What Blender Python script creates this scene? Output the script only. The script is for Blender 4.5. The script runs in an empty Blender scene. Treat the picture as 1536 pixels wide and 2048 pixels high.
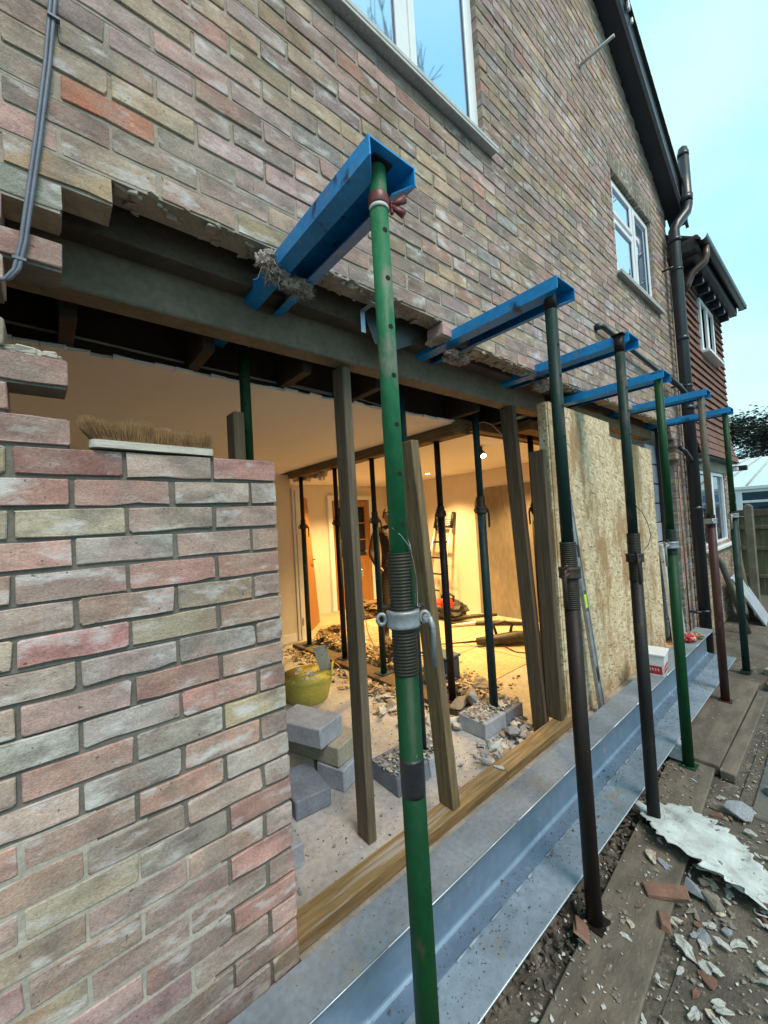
import bpy, bmesh, math, random
from mathutils import Vector, Matrix, noise

# ------------------------------------------------------------------ camera, sky, sun, exposure
S = bpy.context.scene
R = random.Random(7)
def col_link(o): S.collection.objects.link(o)
CAM = Vector((-0.0514, -1.2501, -0.1603))
def make_camera():
    a, b, c = math.radians(40.429), math.radians(1.6547), math.radians(-3.3693)
    f = Vector((math.sin(a)*math.cos(b), math.cos(a)*math.cos(b), math.sin(b)))
    r0 = Vector((math.cos(a), -math.sin(a), 0)); u0 = r0.cross(f)
    r = math.cos(c)*r0 + math.sin(c)*u0; u = -math.sin(c)*r0 + math.cos(c)*u0
    cd = bpy.data.cameras.new('camera'); co = bpy.data.objects.new('camera', cd); col_link(co)
    m = Matrix.Identity(4)
    for i in range(3):
        m[i][0] = r[i]; m[i][1] = u[i]; m[i][2] = -f[i]; m[i][3] = CAM[i]
    co.matrix_world = m
    cd.sensor_fit = 'HORIZONTAL'; cd.sensor_width = 36.0; cd.lens = 794.69/1536*36
    cd.clip_start = 0.05; cd.clip_end = 400
    S.camera = co
    return r, u, f
CR, CU, CF = make_camera()
def pix(p):                      # used only to rank bricks by how large they show
    d = Vector(p) - CAM; z = max(d.dot(CF), .05)
    return 768 + 794.69*d.dot(CR)/z, 1024 - 794.69*d.dot(CU)/z, z

SUN_EL, SUN_AZ = math.radians(54), math.radians(190)     # azimuth from +Y towards +X
W = bpy.data.worlds.new('World'); S.world = W; W.use_nodes = True
def world():
    nt = W.node_tree; nt.nodes.clear(); L = nt.links.new; n = nt.nodes.new
    out = n('ShaderNodeOutputWorld'); bg = n('ShaderNodeBackground'); L(bg.outputs[0], out.inputs[0])
    sky = n('ShaderNodeTexSky'); sky.sky_type = 'NISHITA'; sky.sun_disc = False
    sky.sun_elevation = SUN_EL; sky.sun_rotation = SUN_AZ; sky.air_density = 1.0; sky.dust_density = 2.0; sky.ozone_density = 2.0
    mul = n('ShaderNodeMix'); mul.data_type = 'RGBA'; mul.blend_type = 'MULTIPLY'; mul.inputs[0].default_value = 1
    L(sky.outputs[0], mul.inputs[6]); mul.inputs[7].default_value = (1, 1, 1, 1)
    tc = n('ShaderNodeTexCoord'); mp = n('ShaderNodeMapping'); mp.inputs['Scale'].default_value = (1, 1, 1.7)
    L(tc.outputs['Generated'], mp.inputs[0])
    nz = n('ShaderNodeTexNoise'); nz.inputs['Scale'].default_value = 2.3; nz.inputs['Detail'].default_value = 4; nz.inputs['Roughness'].default_value = .5
    L(mp.outputs[0], nz.inputs[0])
    rp = n('ShaderNodeValToRGB'); rp.color_ramp.elements[0].position = .36; rp.color_ramp.elements[1].position = .66
    rp.color_ramp.elements[0].color = (2.35, 4.7, 5.4, 1); rp.color_ramp.elements[1].color = (3.5, 5.45, 5.6, 1)
    L(nz.outputs[0], rp.inputs[0])
    mx = n('ShaderNodeMix'); mx.data_type = 'RGBA'; mx.inputs[0].default_value = .97
    L(mul.outputs[2], mx.inputs[6]); L(rp.outputs[0], mx.inputs[7])
    L(mx.outputs[2], bg.inputs[0]); bg.inputs[1].default_value = 0.105
world()
sl = bpy.data.lights.new('sun', 'SUN'); sl.energy = 1.5; sl.angle = math.radians(24); sl.color = (1.0, .86, .76)
so = bpy.data.objects.new('sun', sl); col_link(so)
sd = Vector((math.sin(SUN_AZ)*math.cos(SUN_EL), math.cos(SUN_AZ)*math.cos(SUN_EL), math.sin(SUN_EL)))
so.rotation_euler = sd.to_track_quat('Z', 'Y').to_euler(); so.location = (2, -6, 8)
S.view_settings.view_transform = 'Standard'; S.view_settings.look = 'None'
S.view_settings.exposure = 1.08; S.view_settings.gamma = 1.0; S.view_settings.use_curve_mapping = False
S.render.engine = 'CYCLES'
S.cycles.max_bounces = 8; S.cycles.diffuse_bounces = 4

# ------------------------------------------------------------------ mesh helpers
# chamfered box topology, oriented once and reused
def _cb():
    V = []; idx = {}
    for sx in (-1, 1):
        for sy in (-1, 1):
            for sz in (-1, 1):
                for a in range(3):
                    idx[(sx, sy, sz, a)] = len(V); V.append((sx, sy, sz, a))
    F = []
    for a in range(3):
        b, c = [i for i in range(3) if i != a]
        for s in (-1, 1):
            q = []
            for t, w in ((-1, -1), (1, -1), (1, 1), (-1, 1)):
                k = [0, 0, 0]; k[a] = s; k[b] = t; k[c] = w; q.append(idx[(*k, a)])
            F.append(q)
        for t in (-1, 1):                      # edges parallel to a
            for w in (-1, 1):
                k1 = [0, 0, 0]; k1[a] = -1; k1[b] = t; k1[c] = w
                k2 = list(k1); k2[a] = 1
                F.append([idx[(*k1, b)], idx[(*k2, b)], idx[(*k2, c)], idx[(*k1, c)]])
    for sx in (-1, 1):
        for sy in (-1, 1):
            for sz in (-1, 1):
                F.append([idx[(sx, sy, sz, a)] for a in range(3)])
    def pos(v, ch=.2): return Vector([v[i]*(1 if i == v[3] else 1-ch) for i in range(3)])
    G = []
    for f in F:
        p = [pos(V[i]) for i in f]; nn = (p[1]-p[0]).cross(p[2]-p[0]); cc = sum(p, Vector())/len(p)
        G.append(f if nn.dot(cc) > 0 else f[::-1])
    return V, G
CBV, CBF = _cb()

class MB:
    def __init__(s): s.v = []; s.f = []; s.sm = []; s.c = []
    def add(s, vs, fs, smooth=False, col=None):
        o = len(s.v); s.v.extend([tuple(v) for v in vs])
        for f in fs:
            s.f.append([i+o for i in f]); s.sm.append(smooth)
            if col is not None: s.c.append(col)
    def box(s, lo, hi, ch=.002, M=None, jit=0, rnd=None, col=None):
        lo = Vector(lo); hi = Vector(hi); h = (hi-lo)/2; c = (hi+lo)/2
        ch = min(ch, min(h)*.45); off = {}
        vs = []
        for v in CBV:
            k = v[:3]
            if jit:
                if k not in off: off[k] = Vector([(rnd or R).uniform(-jit, jit) for _ in range(3)])
            p = Vector([v[i]*(h[i] if i == v[3] else h[i]-ch) for i in range(3)])
            if jit: p += off[k]
            p = c+p
            vs.append(M @ p if M is not None else p)
        s.add(vs, CBF, False, col)
        return s
    def tube(s, pts, r, n=10, caps=True, smooth=True):
        pts = [Vector(p) for p in pts]; rs = r if isinstance(r, (list, tuple)) else [r]*len(pts)
        up = None; rings = []; vs = []
        for i, p in enumerate(pts):
            d = (pts[min(i+1, len(pts)-1)] - pts[max(i-1, 0)])
            if d.length < 1e-9: d = Vector((0, 0, 1))
            d.normalize()
            if up is None:
                up = Vector((0, 0, 1)) if abs(d.z) < .9 else Vector((0, 1, 0))
            x = up.cross(d).normalized(); y = d.cross(x); up = y
            rings.append([len(vs)+k for k in range(n)])
            for k in range(n):
                t = 2*math.pi*k/n; vs.append(p + rs[i]*(math.cos(t)*x + math.sin(t)*y))
        fs = []
        for a, b in zip(rings, rings[1:]):
            for k in range(n): fs.append([a[k], a[(k+1) % n], b[(k+1) % n], b[k]])
        s.add(vs, fs, smooth)
        if caps:
            o = len(s.v)-len(vs)
            s.f.append([o+i for i in rings[0][::-1]]); s.sm.append(False)
            s.f.append([o+i for i in rings[-1]]); s.sm.append(False)
        return s
    def lathe(s, c, prof, n=20, smooth=True, ang=None):    # prof: (radius, z)
        return s.tube([Vector(c)+Vector((0, 0, z)) for _, z in prof], [max(r, 1e-4) for r, _ in prof], n, True, smooth)
    def prism(s, poly, off):      # closed planar polygon extruded by vector off (poly ccw seen from -off)
        off = Vector(off); P = [Vector(p) for p in poly]; n = len(P)
        c = sum(P, Vector())/n; nn = Vector()
        for i in range(n): nn += (P[i]-c).cross(P[(i+1) % n]-c)
        if nn.dot(off) > 0: P = P[::-1]
        vs = P + [p+off for p in P]
        fs = [list(range(n)), list(range(2*n-1, n-1, -1))] + [[i, i+n, (i+1) % n+n, (i+1) % n] for i in range(n)]
        s.add(vs, fs)
        return s
    def build(s, name, mat, parent=None, kind=None, loc=None):
        me = bpy.data.meshes.new(name); me.from_pydata(s.v, [], s.f)
        me.polygons.foreach_set('use_smooth', s.sm)
        if s.c:
            at = me.attributes.new('bcol', 'FLOAT_COLOR', 'FACE'); fl = []
            for c in s.c: fl.extend(c)
            at.data.foreach_set('color', fl)
        me.materials.append(mat); me.update()
        o = bpy.data.objects.new(name, me); col_link(o)
        if parent is not None: o.parent = parent
        if kind: o['kind'] = kind
        return o
def tag(o, label, cat, group=None):
    o['label'] = label; o['category'] = cat
    if group: o['group'] = group
    return o
def thing(name, label, cat, loc=(0, 0, 0), group=None):
    o = bpy.data.objects.new(name, None); o.empty_display_size = .1; col_link(o); o.location = loc
    tag(o, label, cat, group); return o
class Th:
    """a thing whose parts are written in world coordinates: parts keep their place under the Empty"""
    def __init__(s, name, label, cat, loc=(0, 0, 0), group=None):
        s.e = thing(name, label, cat, loc, group); s.l = Vector(loc)
    def part(s, mb, name, mat, parent=None, label=None, kind=None):
        base = parent if parent is not None else s.e
        off = s.l if parent is None else Vector()
        if off.length: mb.v = [tuple(Vector(v)-off) for v in mb.v]
        elif parent is not None and s.l.length: mb.v = [tuple(Vector(v)-s.l) for v in mb.v]
        o = mb.build(name, mat, base, kind)
        if label: o['label'] = label
        return o
def struct(mb, name, mat):
    o = mb.build(name, mat); o['kind'] = 'structure'; return o
def frame_to(d, up=(0, 0, 1)):
    z = Vector(d).normalized(); x = Vector(up).cross(z)
    if x.length < 1e-4: x = Vector((1, 0, 0))
    x.normalize(); y = z.cross(x)
    m = Matrix.Identity(4)
    for i in range(3): m[i][0] = x[i]; m[i][1] = y[i]; m[i][2] = z[i]
    return m
def rotz(a): return Matrix.Rotation(a, 4, 'Z')
def T(x, y, z): return Matrix.Translation((x, y, z))

# ------------------------------------------------------------------ material helpers
def mk(name):
    m = bpy.data.materials.new(name); m.use_nodes = True; nt = m.node_tree
    return m, nt, nt.nodes['Principled BSDF']
def ramp(nt, src, stops):
    r = nt.nodes.new('ShaderNodeValToRGB'); e = r.color_ramp.elements
    while len(e) < len(stops): e.new(.5)
    for i, (p, c) in enumerate(stops):
        e[i].position = p; e[i].color = c if len(c) == 4 else (*c, 1)
    nt.links.new(src, r.inputs[0]); return r.outputs[0]
def nz(nt, vec, scale, detail=4, rough=.55):
    n = nt.nodes.new('ShaderNodeTexNoise'); n.inputs['Scale'].default_value = scale; n.inputs['Detail'].default_value = detail
    n.inputs['Roughness'].default_value = rough
    if vec is not None: nt.links.new(vec, n.inputs['Vector'])
    return n.outputs[0]
def mixc(nt, fac, a, b, mode='MIX'):
    m = nt.nodes.new('ShaderNodeMix'); m.data_type = 'RGBA'; m.blend_type = mode
    for s, i in ((fac, 0), (a, 6), (b, 7)):
        if hasattr(s, 'is_output') or isinstance(s, bpy.types.NodeSocket): nt.links.new(s, m.inputs[i])
        elif isinstance(s, (int, float)): m.inputs[i].default_value = s
        else: m.inputs[i].default_value = s if len(s) == 4 else (*s, 1)
    return m.outputs[2]
def coords(nt, kind='P', stretch=None, rnd=True):
    if kind == 'P':
        g = nt.nodes.new('ShaderNodeNewGeometry').outputs['Position']
    else:
        g = nt.nodes.new('ShaderNodeTexCoord').outputs['Object']
        if rnd:
            oi = nt.nodes.new('ShaderNodeObjectInfo'); ad = nt.nodes.new('ShaderNodeVectorMath'); ad.operation = 'MULTIPLY_ADD'
            cb = nt.nodes.new('ShaderNodeCombineXYZ')
            for i in range(3): nt.links.new(oi.outputs['Random'], cb.inputs[i])
            nt.links.new(cb.outputs[0], ad.inputs[0]); ad.inputs[1].default_value = (37, 53, 71); nt.links.new(g, ad.inputs[2]); g = ad.outputs[0]
    if stretch:
        mp = nt.nodes.new('ShaderNodeMapping'); mp.inputs['Scale'].default_value = stretch; nt.links.new(g, mp.inputs[0]); g = mp.outputs[0]
    return g
def bump(nt, bs, h, strength=.3, dist=.004):
    b = nt.nodes.new('ShaderNodeBump'); b.inputs['Strength'].default_value = strength; b.inputs['Distance'].default_value = dist
    nt.links.new(h, b.inputs['Height']); nt.links.new(b.outputs[0], bs.inputs['Normal'])
def pm(name, c1, c2=None, scale=9, rough=.7, metal=0, bs=60, bst=.3, bd=.004, spots=(), stretch=None, kind='P', rr=None, spec=.5, lo=.35, hi=.65, fs=.5):
    m, nt, b = mk(name); c2 = c2 or tuple(x*.7 for x in c1)
    g = coords(nt, kind, stretch)
    c = ramp(nt, nz(nt, g, scale), [(lo, c1), (hi, c2)])
    fine = nz(nt, g, scale*9, 3)
    c = mixc(nt, fs, c, ramp(nt, fine, [(.3, (.68, .68, .68)), (.7, (1.25, 1.25, 1.25))]), 'MULTIPLY')
    for (sc, sscale, a, z) in spots:
        c = mixc(nt, ramp(nt, nz(nt, g, sscale, 6, .65), [(a, (0, 0, 0)), (z, (1, 1, 1))]), c, sc)
    nt.links.new(c, b.inputs['Base Color']); b.inputs['Roughness'].default_value = rough; b.inputs['Metallic'].default_value = metal
    b.inputs['Specular IOR Level'].default_value = spec
    if rr:
        q = ramp(nt, nz(nt, g, scale*2), [(.3, (rr[0],)*3), (.7, (rr[1],)*3)]); nt.links.new(q, b.inputs['Roughness'])
    if bst: bump(nt, b, nz(nt, g, bs, 5, .6), bst, bd)
    return m
def emit(name, c, st):
    m, nt, b = mk(name); b.inputs['Base Color'].default_value = (*c, 1); b.inputs['Emission Color'].default_value = (*c, 1); b.inputs['Emission Strength'].default_value = st
    return m

def brickmat(name, attr):
    m, nt, b = mk(name); L = nt.links.new
    if attr:
        a = nt.nodes.new('ShaderNodeAttribute'); a.attribute_name = 'bcol'; base = a.outputs['Color']; rnd = a.outputs['Alpha']
    else:
        a = nt.nodes.new('ShaderNodeObjectInfo'); base = a.outputs['Color']; rnd = a.outputs['Random']
    g = nt.nodes.new('ShaderNodeNewGeometry').outputs['Position']
    cb = nt.nodes.new('ShaderNodeCombineXYZ')
    for i in range(3): L(rnd, cb.inputs[i])
    ad = nt.nodes.new('ShaderNodeVectorMath'); ad.operation = 'MULTIPLY_ADD'; L(cb.outputs[0], ad.inputs[0]); ad.inputs[1].default_value = (31, 47, 63); L(g, ad.inputs[2]); v = ad.outputs[0]
    mp = nt.nodes.new('ShaderNodeMapping'); mp.inputs['Scale'].default_value = (1, 1, 2.2); L(v, mp.inputs[0]); w = mp.outputs[0]
    c = mixc(nt, ramp(nt, nz(nt, v, 8, 3), [(.42, (0, 0, 0)), (.64, (.45, .45, .45))]), base, (.335, .285, .24))
    c = mixc(nt, ramp(nt, nz(nt, v, 6.1, 2), [(.54, (0, 0, 0)), (.68, (.38, .38, .38))]), c, (.36, .20, .16))
    c = mixc(nt, ramp(nt, nz(nt, v, 4.7, 2), [(.54, (0, 0, 0)), (.66, (.6, .6, .6))]), c, (.225, .20, .175))
    c = mixc(nt, 1, c, ramp(nt, nz(nt, w, 11, 6), [(.28, (.66, .65, .65)), (.5, (1, 1, 1)), (.74, (1.3, 1.28, 1.25))]), 'MULTIPLY')
    c = mixc(nt, .7, c, ramp(nt, nz(nt, v, 150, 4), [(.3, (.70, .68, .66)), (.7, (1.24, 1.24, 1.24))]), 'MULTIPLY')
    # white bloom: smears and streaks
    mq = nt.nodes.new('ShaderNodeMapping'); mq.inputs['Scale'].default_value = (.75, 1, 1.7); L(v, mq.inputs[0])
    c = mixc(nt, ramp(nt, nz(nt, mq.outputs[0], 11, 7, .62), [(.54, (0, 0, 0)), (.70, (.85, .85, .85))]), c, (.60, .575, .57))
    mw = nt.nodes.new('ShaderNodeMapping'); mw.inputs['Scale'].default_value = (1, 1, .55); L(g, mw.inputs[0])
    c = mixc(nt, 1, c, ramp(nt, nz(nt, mw.outputs[0], 1.1, 6, .6), [(.33, (.74, .74, .73)), (.55, (1, 1, 1)), (.75, (1.1, 1.09, 1.07))]), 'MULTIPLY')
    # mortar smears
    c = mixc(nt, ramp(nt, nz(nt, g, 21, 6, .7), [(.63, (0, 0, 0)), (.72, (.6, .6, .6))]), c, (.30, .28, .24))
    # dirt pits
    c = mixc(nt, ramp(nt, nz(nt, v, 75, 2), [(.68, (0, 0, 0)), (.75, (.8, .8, .8))]), c, (.06, .05, .045))
    L(c, b.inputs['Base Color']); b.inputs['Roughness'].default_value = .88; b.inputs['Specular IOR Level'].default_value = .25
    h = nt.nodes.new('ShaderNodeMath'); h.operation = 'ADD'; L(nz(nt, v, 60, 6, .6), h.inputs[0]); L(nz(nt, v, 260, 3), h.inputs[1])
    bump(nt, b, h.outputs[0], .55, .0035)
    return m
M = {}
M['brick'] = brickmat('brick', False); M['brickf'] = brickmat('brick_field', True)
M['mort_buff'] = pm('mortar_buff', (.37, .325, .265), (.25, .22, .175), 9, .95, bs=150, bst=.6, bd=.003)
M['mort_new'] = pm('mortar_grey', (.175, .165, .145), (.125, .12, .105), 10, .95, bs=150, bst=.6, bd=.003)
M['mort_old'] = pm('mortar_pale', (.42, .39, .335), (.30, .28, .24), 12, .95, bs=150, bst=.5, bd=.003)
M['upvc'] = pm('white_upvc', (.78, .80, .82), (.72, .74, .76), 5, .3, bst=0, fs=.05)
def glass(name, tint):
    m, nt, b = mk(name); b.inputs['Base Color'].default_value = (*tint, 1); b.inputs['Metallic'].default_value = .85; b.inputs['Roughness'].default_value = .03
    return m
M['pane'] = glass('window_glass', (.52, .68, .90))
M['sill'] = pm('sill_upvc', (.50, .50, .48), (.42, .42, .41), 6, .5, bst=.05)
M['black'] = pm('black_plastic', (.014, .016, .022), (.02, .022, .028), 5, .32, bst=.05, spec=.5)
M['soffit'] = pm('dark_board', (.013, .016, .028), (.02, .024, .036), 4, .45, bst=.1)
M['rooftile'] = pm('roof_tile', (.05, .04, .038), (.03, .027, .026), 10, .85)
M['concrete'] = pm('concrete_lintel', (.20, .17, .13), (.14, .118, .09), 5, .9, bs=90, bst=.25, spots=[((.10, .095, .085), 3.2, .58, .7)])
M['block'] = pm('concrete_block', (.36, .40, .45), (.28, .31, .355), 7, .95, bs=190, bst=.7, bd=.003, spots=[((.14, .14, .14), 90, .66, .72)])
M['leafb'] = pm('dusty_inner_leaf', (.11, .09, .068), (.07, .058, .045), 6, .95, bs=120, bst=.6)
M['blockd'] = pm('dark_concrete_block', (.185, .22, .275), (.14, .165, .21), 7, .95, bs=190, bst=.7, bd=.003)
M['blocky'] = pm('buff_block', (.37, .35, .28), (.30, .285, .23), 7, .95, bs=150, bst=.6, bd=.003)
M['slab'] = pm('screed', (.41, .41, .41), (.31, .30, .29), 3.5, .95, bs=70, bst=.5, bd=.006, spots=[((.13, .12, .11), 26, .63, .72), ((.42, .42, .42), 60, .66, .72)])
M['plaster'] = pm('painted_plaster', (.68, .63, .55), (.64, .59, .51), 2, .85, bst=.05, fs=.08)
M['ceil'] = pm('ceiling_paint', (.78, .77, .76), (.75, .74, .73), 1.5, .9, bst=.03, fs=.05)
M['dusty'] = pm('dusty_grey_panel', (.17, .15, .125), (.26, .225, .18), 2.2, .8, bst=.1, stretch=(1, 1, .35))
M['wood'] = pm('sawn_timber', (.20, .14, .07), (.10, .068, .034), 7, .85, bs=50, bst=.4, stretch=(9, 9, .5))
M['woodg'] = pm('grey_timber', (.15, .118, .078), (.085, .066, .044), 7, .85, bs=50, bst=.4, stretch=(9, 9, .5))
M['woodd'] = pm('dark_timber', (.125, .088, .055), (.07, .048, .03), 7, .85, bs=50, bst=.4, stretch=(9, 9, .5))
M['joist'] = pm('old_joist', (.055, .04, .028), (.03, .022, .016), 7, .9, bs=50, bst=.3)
M['woodx'] = pm('yellow_timber', (.30, .20, .085), (.16, .105, .042), 6, .8, bs=50, bst=.6, stretch=(.6, 9, 9), spots=[((.10, .075, .05), 1.2, .55, .70), ((.30, .28, .25), 2.4, .58, .68)])
M['woody'] = pm('beam_timber', (.20, .135, .065), (.11, .072, .034), 6, .8, bs=50, bst=.4, stretch=(9, .6, 9))
M['board'] = pm('muddy_board', (.15, .126, .096), (.085, .071, .056), 5, .9, bs=40, bst=.6, stretch=(1, 3, 3), spots=[((.24, .22, .18), 10, .6, .72)])
M['mud'] = pm('mud', (.125, .108, .086), (.068, .06, .049), 3.2, .92, bs=45, bst=1, bd=.012, spots=[((.21, .19, .155), 12, .56, .68)])
M['paving'] = pm('paving', (.095, .105, .105), (.065, .072, .072), 4, .85, bs=90, bst=.5, spots=[((.13, .11, .085), 2.6, .5, .66)])
M['galv'] = pm('galvanised_steel', (.29, .37, .47), (.21, .28, .37), 2.5, .42, fs=.3, metal=.75, bs=40, bst=.05, rr=(.34, .55), spots=[((.45, .52, .60), 7, .62, .75), ((.20, .22, .25), 4, .66, .8)])
M['galvd'] = pm('dirty_galvanised_steel', (.26, .325, .39), (.17, .215, .26), 4, .6, metal=.35, bs=60, bst=.35, spots=[((.23, .21, .16), 7, .58, .70), ((.11, .09, .07), 36, .63, .69)])
M['needle'] = pm('blue_paint', (.008, .27, .64), (.007, .19, .49), 5, .4, bst=.15, bs=80, spots=[((.010, .035, .09), 13, .60, .67), ((.16, .20, .25), 24, .63, .70), ((.07, .04, .03), 34, .66, .71), ((.30, .31, .31), 9, .66, .72)])
def paint(name, c, rust=(.09, .05, .035), amt=.6, met=0., rough=.5):
    return pm(name, c, tuple(x*.72 for x in c), 7, rough, met, bs=90, bst=.3, stretch=(1, 1, .45), spots=[(rust, 11, amt, amt+.1), (tuple(min(1, x*1.6+.03) for x in c), 38, .68, .74), ((.27, .25, .22), 23, .71, .75)], spec=.22)
M['green'] = paint('green_paint', (.003, .048, .015), (.045, .042, .025), .58)
M['greenp'] = paint('worn_green_paint', (.022, .165, .07), (.13, .15, .11), .57)
M['greend'] = paint('dark_green_paint', (.010, .034, .028), (.06, .05, .045), .55)
M['teal'] = paint('dark_teal_paint', (.012, .04, .046), (.10, .12, .12), .60)
M['rust'] = paint('rusty_brown_steel', (.017, .012, .011), (.045, .026, .02), .60)
M['rustb'] = paint('black_brown_steel', (.016, .015, .016), (.045, .032, .028), .58)
M['redp'] = paint('worn_red_paint', (.055, .02, .018), (.06, .045, .04), .50)
M['greyp'] = paint('grey_green_steel', (.10, .105, .085), (.13, .085, .06), .52)
M['thread'] = paint('dark_thread', (.045, .042, .034), (.08, .055, .04), .55, .3)
M['castg'] = pm('cast_galvanised', (.36, .38, .40), (.26, .28, .30), 14, .5, metal=.5, bs=90, bst=.3, spots=[((.10, .08, .07), 30, .62, .7)])
M['castd'] = paint('cast_dark_iron', (.05, .045, .042), (.10, .06, .045), .55, .2)
M['edge'] = pm('zinc_edge_highlight', (.72, .78, .82), (.60, .66, .70), 9, .35, metal=.4, bst=0, fs=.2)  # zinc made paler to paint the highlight along the beam's edges
M['hole'] = pm('dark_hole', (.003, .003, .003), (.004, .004, .004), 5, .9, bst=0)
M['tape'] = pm('black_tape', (.012, .012, .015), (.02, .02, .024), 20, .35, bs=120, bst=.5)
M['redm'] = pm('red_clip_paint', (.17, .03, .03), (.10, .022, .022), 20, .45)
M['whitep'] = pm('white_paper', (.50, .54, .54), (.38, .42, .41), 9, .8, bs=60, bst=.3, fs=.3, spots=[((.27, .26, .23), 10, .58, .66), ((.06, .07, .07), 28, .62, .65)])
M['wire'] = pm('grey_wire', (.30, .30, .30), (.22, .22, .22), 20, .4, metal=.7, bst=0)
M['cable'] = pm('grey_cable', (.125, .145, .19), (.10, .115, .155), 20, .55, bst=0)
M['cabw'] = pm('white_cable', (.52, .50, .46), (.42, .40, .37), 20, .55, bst=0)
M['cabk'] = pm('black_cable', (.012, .012, .012), (.02, .02, .02), 20, .5, bst=0)
M['wool'] = pm('mineral_wool', (.42, .36, .32), (.22, .18, .155), 30, 1, bs=120, bst=1, bd=.01, spots=[((.55, .52, .48), 18, .58, .66)])
M['woolb'] = pm('brown_wool', (.22, .15, .08), (.12, .08, .04), 30, 1, bs=120, bst=1, bd=.01)
M['stone'] = pm('rubble_stone', (.30, .27, .22), (.18, .16, .135), 16, .95, bs=90, bst=.7, kind='O')
M['stoneg'] = pm('grey_rubble', (.33, .36, .395), (.19, .21, .235), 16, .95, bs=90, bst=.7, kind='O')
M['stonep'] = pm('plaster_rubble', (.52, .54, .52), (.34, .35, .33), 16, .95, bs=90, bst=.5, kind='O')
M['stoneb'] = pm('brick_rubble', (.22, .12, .085), (.15, .085, .06), 16, .95, bs=90, bst=.7, kind='O')
M['chip'] = pm('wood_chip', (.42, .29, .14), (.25, .165, .075), 16, .9, bs=60, bst=.3)
M['cream'] = pm('plasterboard_chip', (.46, .41, .32), (.34, .30, .23), 14, .9, bs=60, bst=.3)

# ------------------------------------------------------------------ the ground
GZ = -1.83
def ground():
    n = 90; mb = MB(); vs = []; fs = []
    xs = [-40 + 40*(i/14) for i in range(14)] + [0 + 7*(i/96) for i in range(96)] + [7 + 300*(i/18)**2 for i in range(19)]
    ys = [-60 + 57*(i/10) for i in range(10)] + [-3 + 3.4*(i/60) for i in range(60)] + [.4 + 200*(i/10)**2 for i in range(11)]
    for x in xs:
        for y in ys:
            z = GZ - .01
            if 0 <= x <= 7 and -3 < y < .4:
                e = min(1, x/.4, (7-x)/.4, (y+3)/.4, (.4-y)/.2)
                z += e*(.018*noise.noise((x*2.1, y*2.3, 0)) + .012*noise.noise((x*7, y*7, 3)) + .006*noise.noise((x*21, y*21, 5)))
            vs.append((x, y, z))
    m = len(ys)
    for i in range(len(xs)-1):
        for j in range(m-1): fs.append([i*m+j, (i+1)*m+j, (i+1)*m+j+1, i*m+j+1])
    mb.add(vs, fs, True)
    struct(mb, 'ground', M['mud'])
ground()
def paving():
    mb = MB(); mb.box((1.2, -3.4, GZ-.05), (9.6, -.74, GZ-.004), .004); root = struct(mb, 'paving', M['mud'])
    k = 0
    for i in range(14):
        for j in range(5):
            x0 = 1.55+i*.605; y1 = -.80-j*.605
            if i < 2 and j < 1: continue
            b = MB(); b.box((x0, y1-.595, GZ-.03), (x0+.595, y1, GZ+.012+R.uniform(-.004, .004)), .006, jit=.003); b.build('paving_slab', M['paving'], root)
paving()

# ------------------------------------------------------------------ the brick house
HOUSE = Th('brick_house', 'weathered buff and pink brick house wall with its ground floor opened up', 'house', (0, 0, 0))
UP = [((.365, .275, .205), 5), ((.35, .265, .25), 6), ((.32, .24, .165), 2), ((.39, .265, .235), 5), ((.335, .305, .305), 2), ((.40, .305, .215), 3), ((.295, .225, .205), 3), ((.25, .20, .17), 1), ((.385, .23, .19), 2)]
PA = [((.395, .235, .205), 6), ((.41, .31, .275), 6), ((.375, .315, .235), 3), ((.335, .265, .245), 3), ((.35, .325, .30), 3), ((.33, .18, .165), 1), ((.385, .315, .20), 1), ((.42, .28, .235), 3)]
LO = [((.35, .24, .21), 4), ((.36, .30, .245), 3), ((.32, .275, .25), 3), ((.37, .26, .23), 3), ((.34, .28, .20), 1), ((.30, .215, .20), 2)]
def pick(p):
    t = R.uniform(0, sum(w for _, w in p))
    for c, w in p:
        t -= w
        if t <= 0: break
    s = R.uniform(.80, 1.28); return tuple(max(.03, x*s*R.uniform(.95, 1.05)) for x in c)
XR = 5.76
W1 = (.70, 1.95, 1.99, 3.12); W2 = (3.99, 5.12, 2.01, 2.97)
def verge(x): return 3.36 + (5.82-x)*.60 if x > 1.2 else 6.1
def oldx(z): 
    pts = [(-.72, -1.2), (-.80, -.05), (-.88, .05), (-.98, .20), (-1.10, .33), (-1.2, .33), (-1.3, .30), (-1.45, .27), (-1.6, .40), (-1.9, .42)]
    if z > pts[0][0]: return -1.2
    for (za, xa), (zb, xb) in zip(pts, pts[1:]):
        if zb <= z <= za: return xa+(xb-xa)*(z-za)/(zb-za)
    return .42
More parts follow.
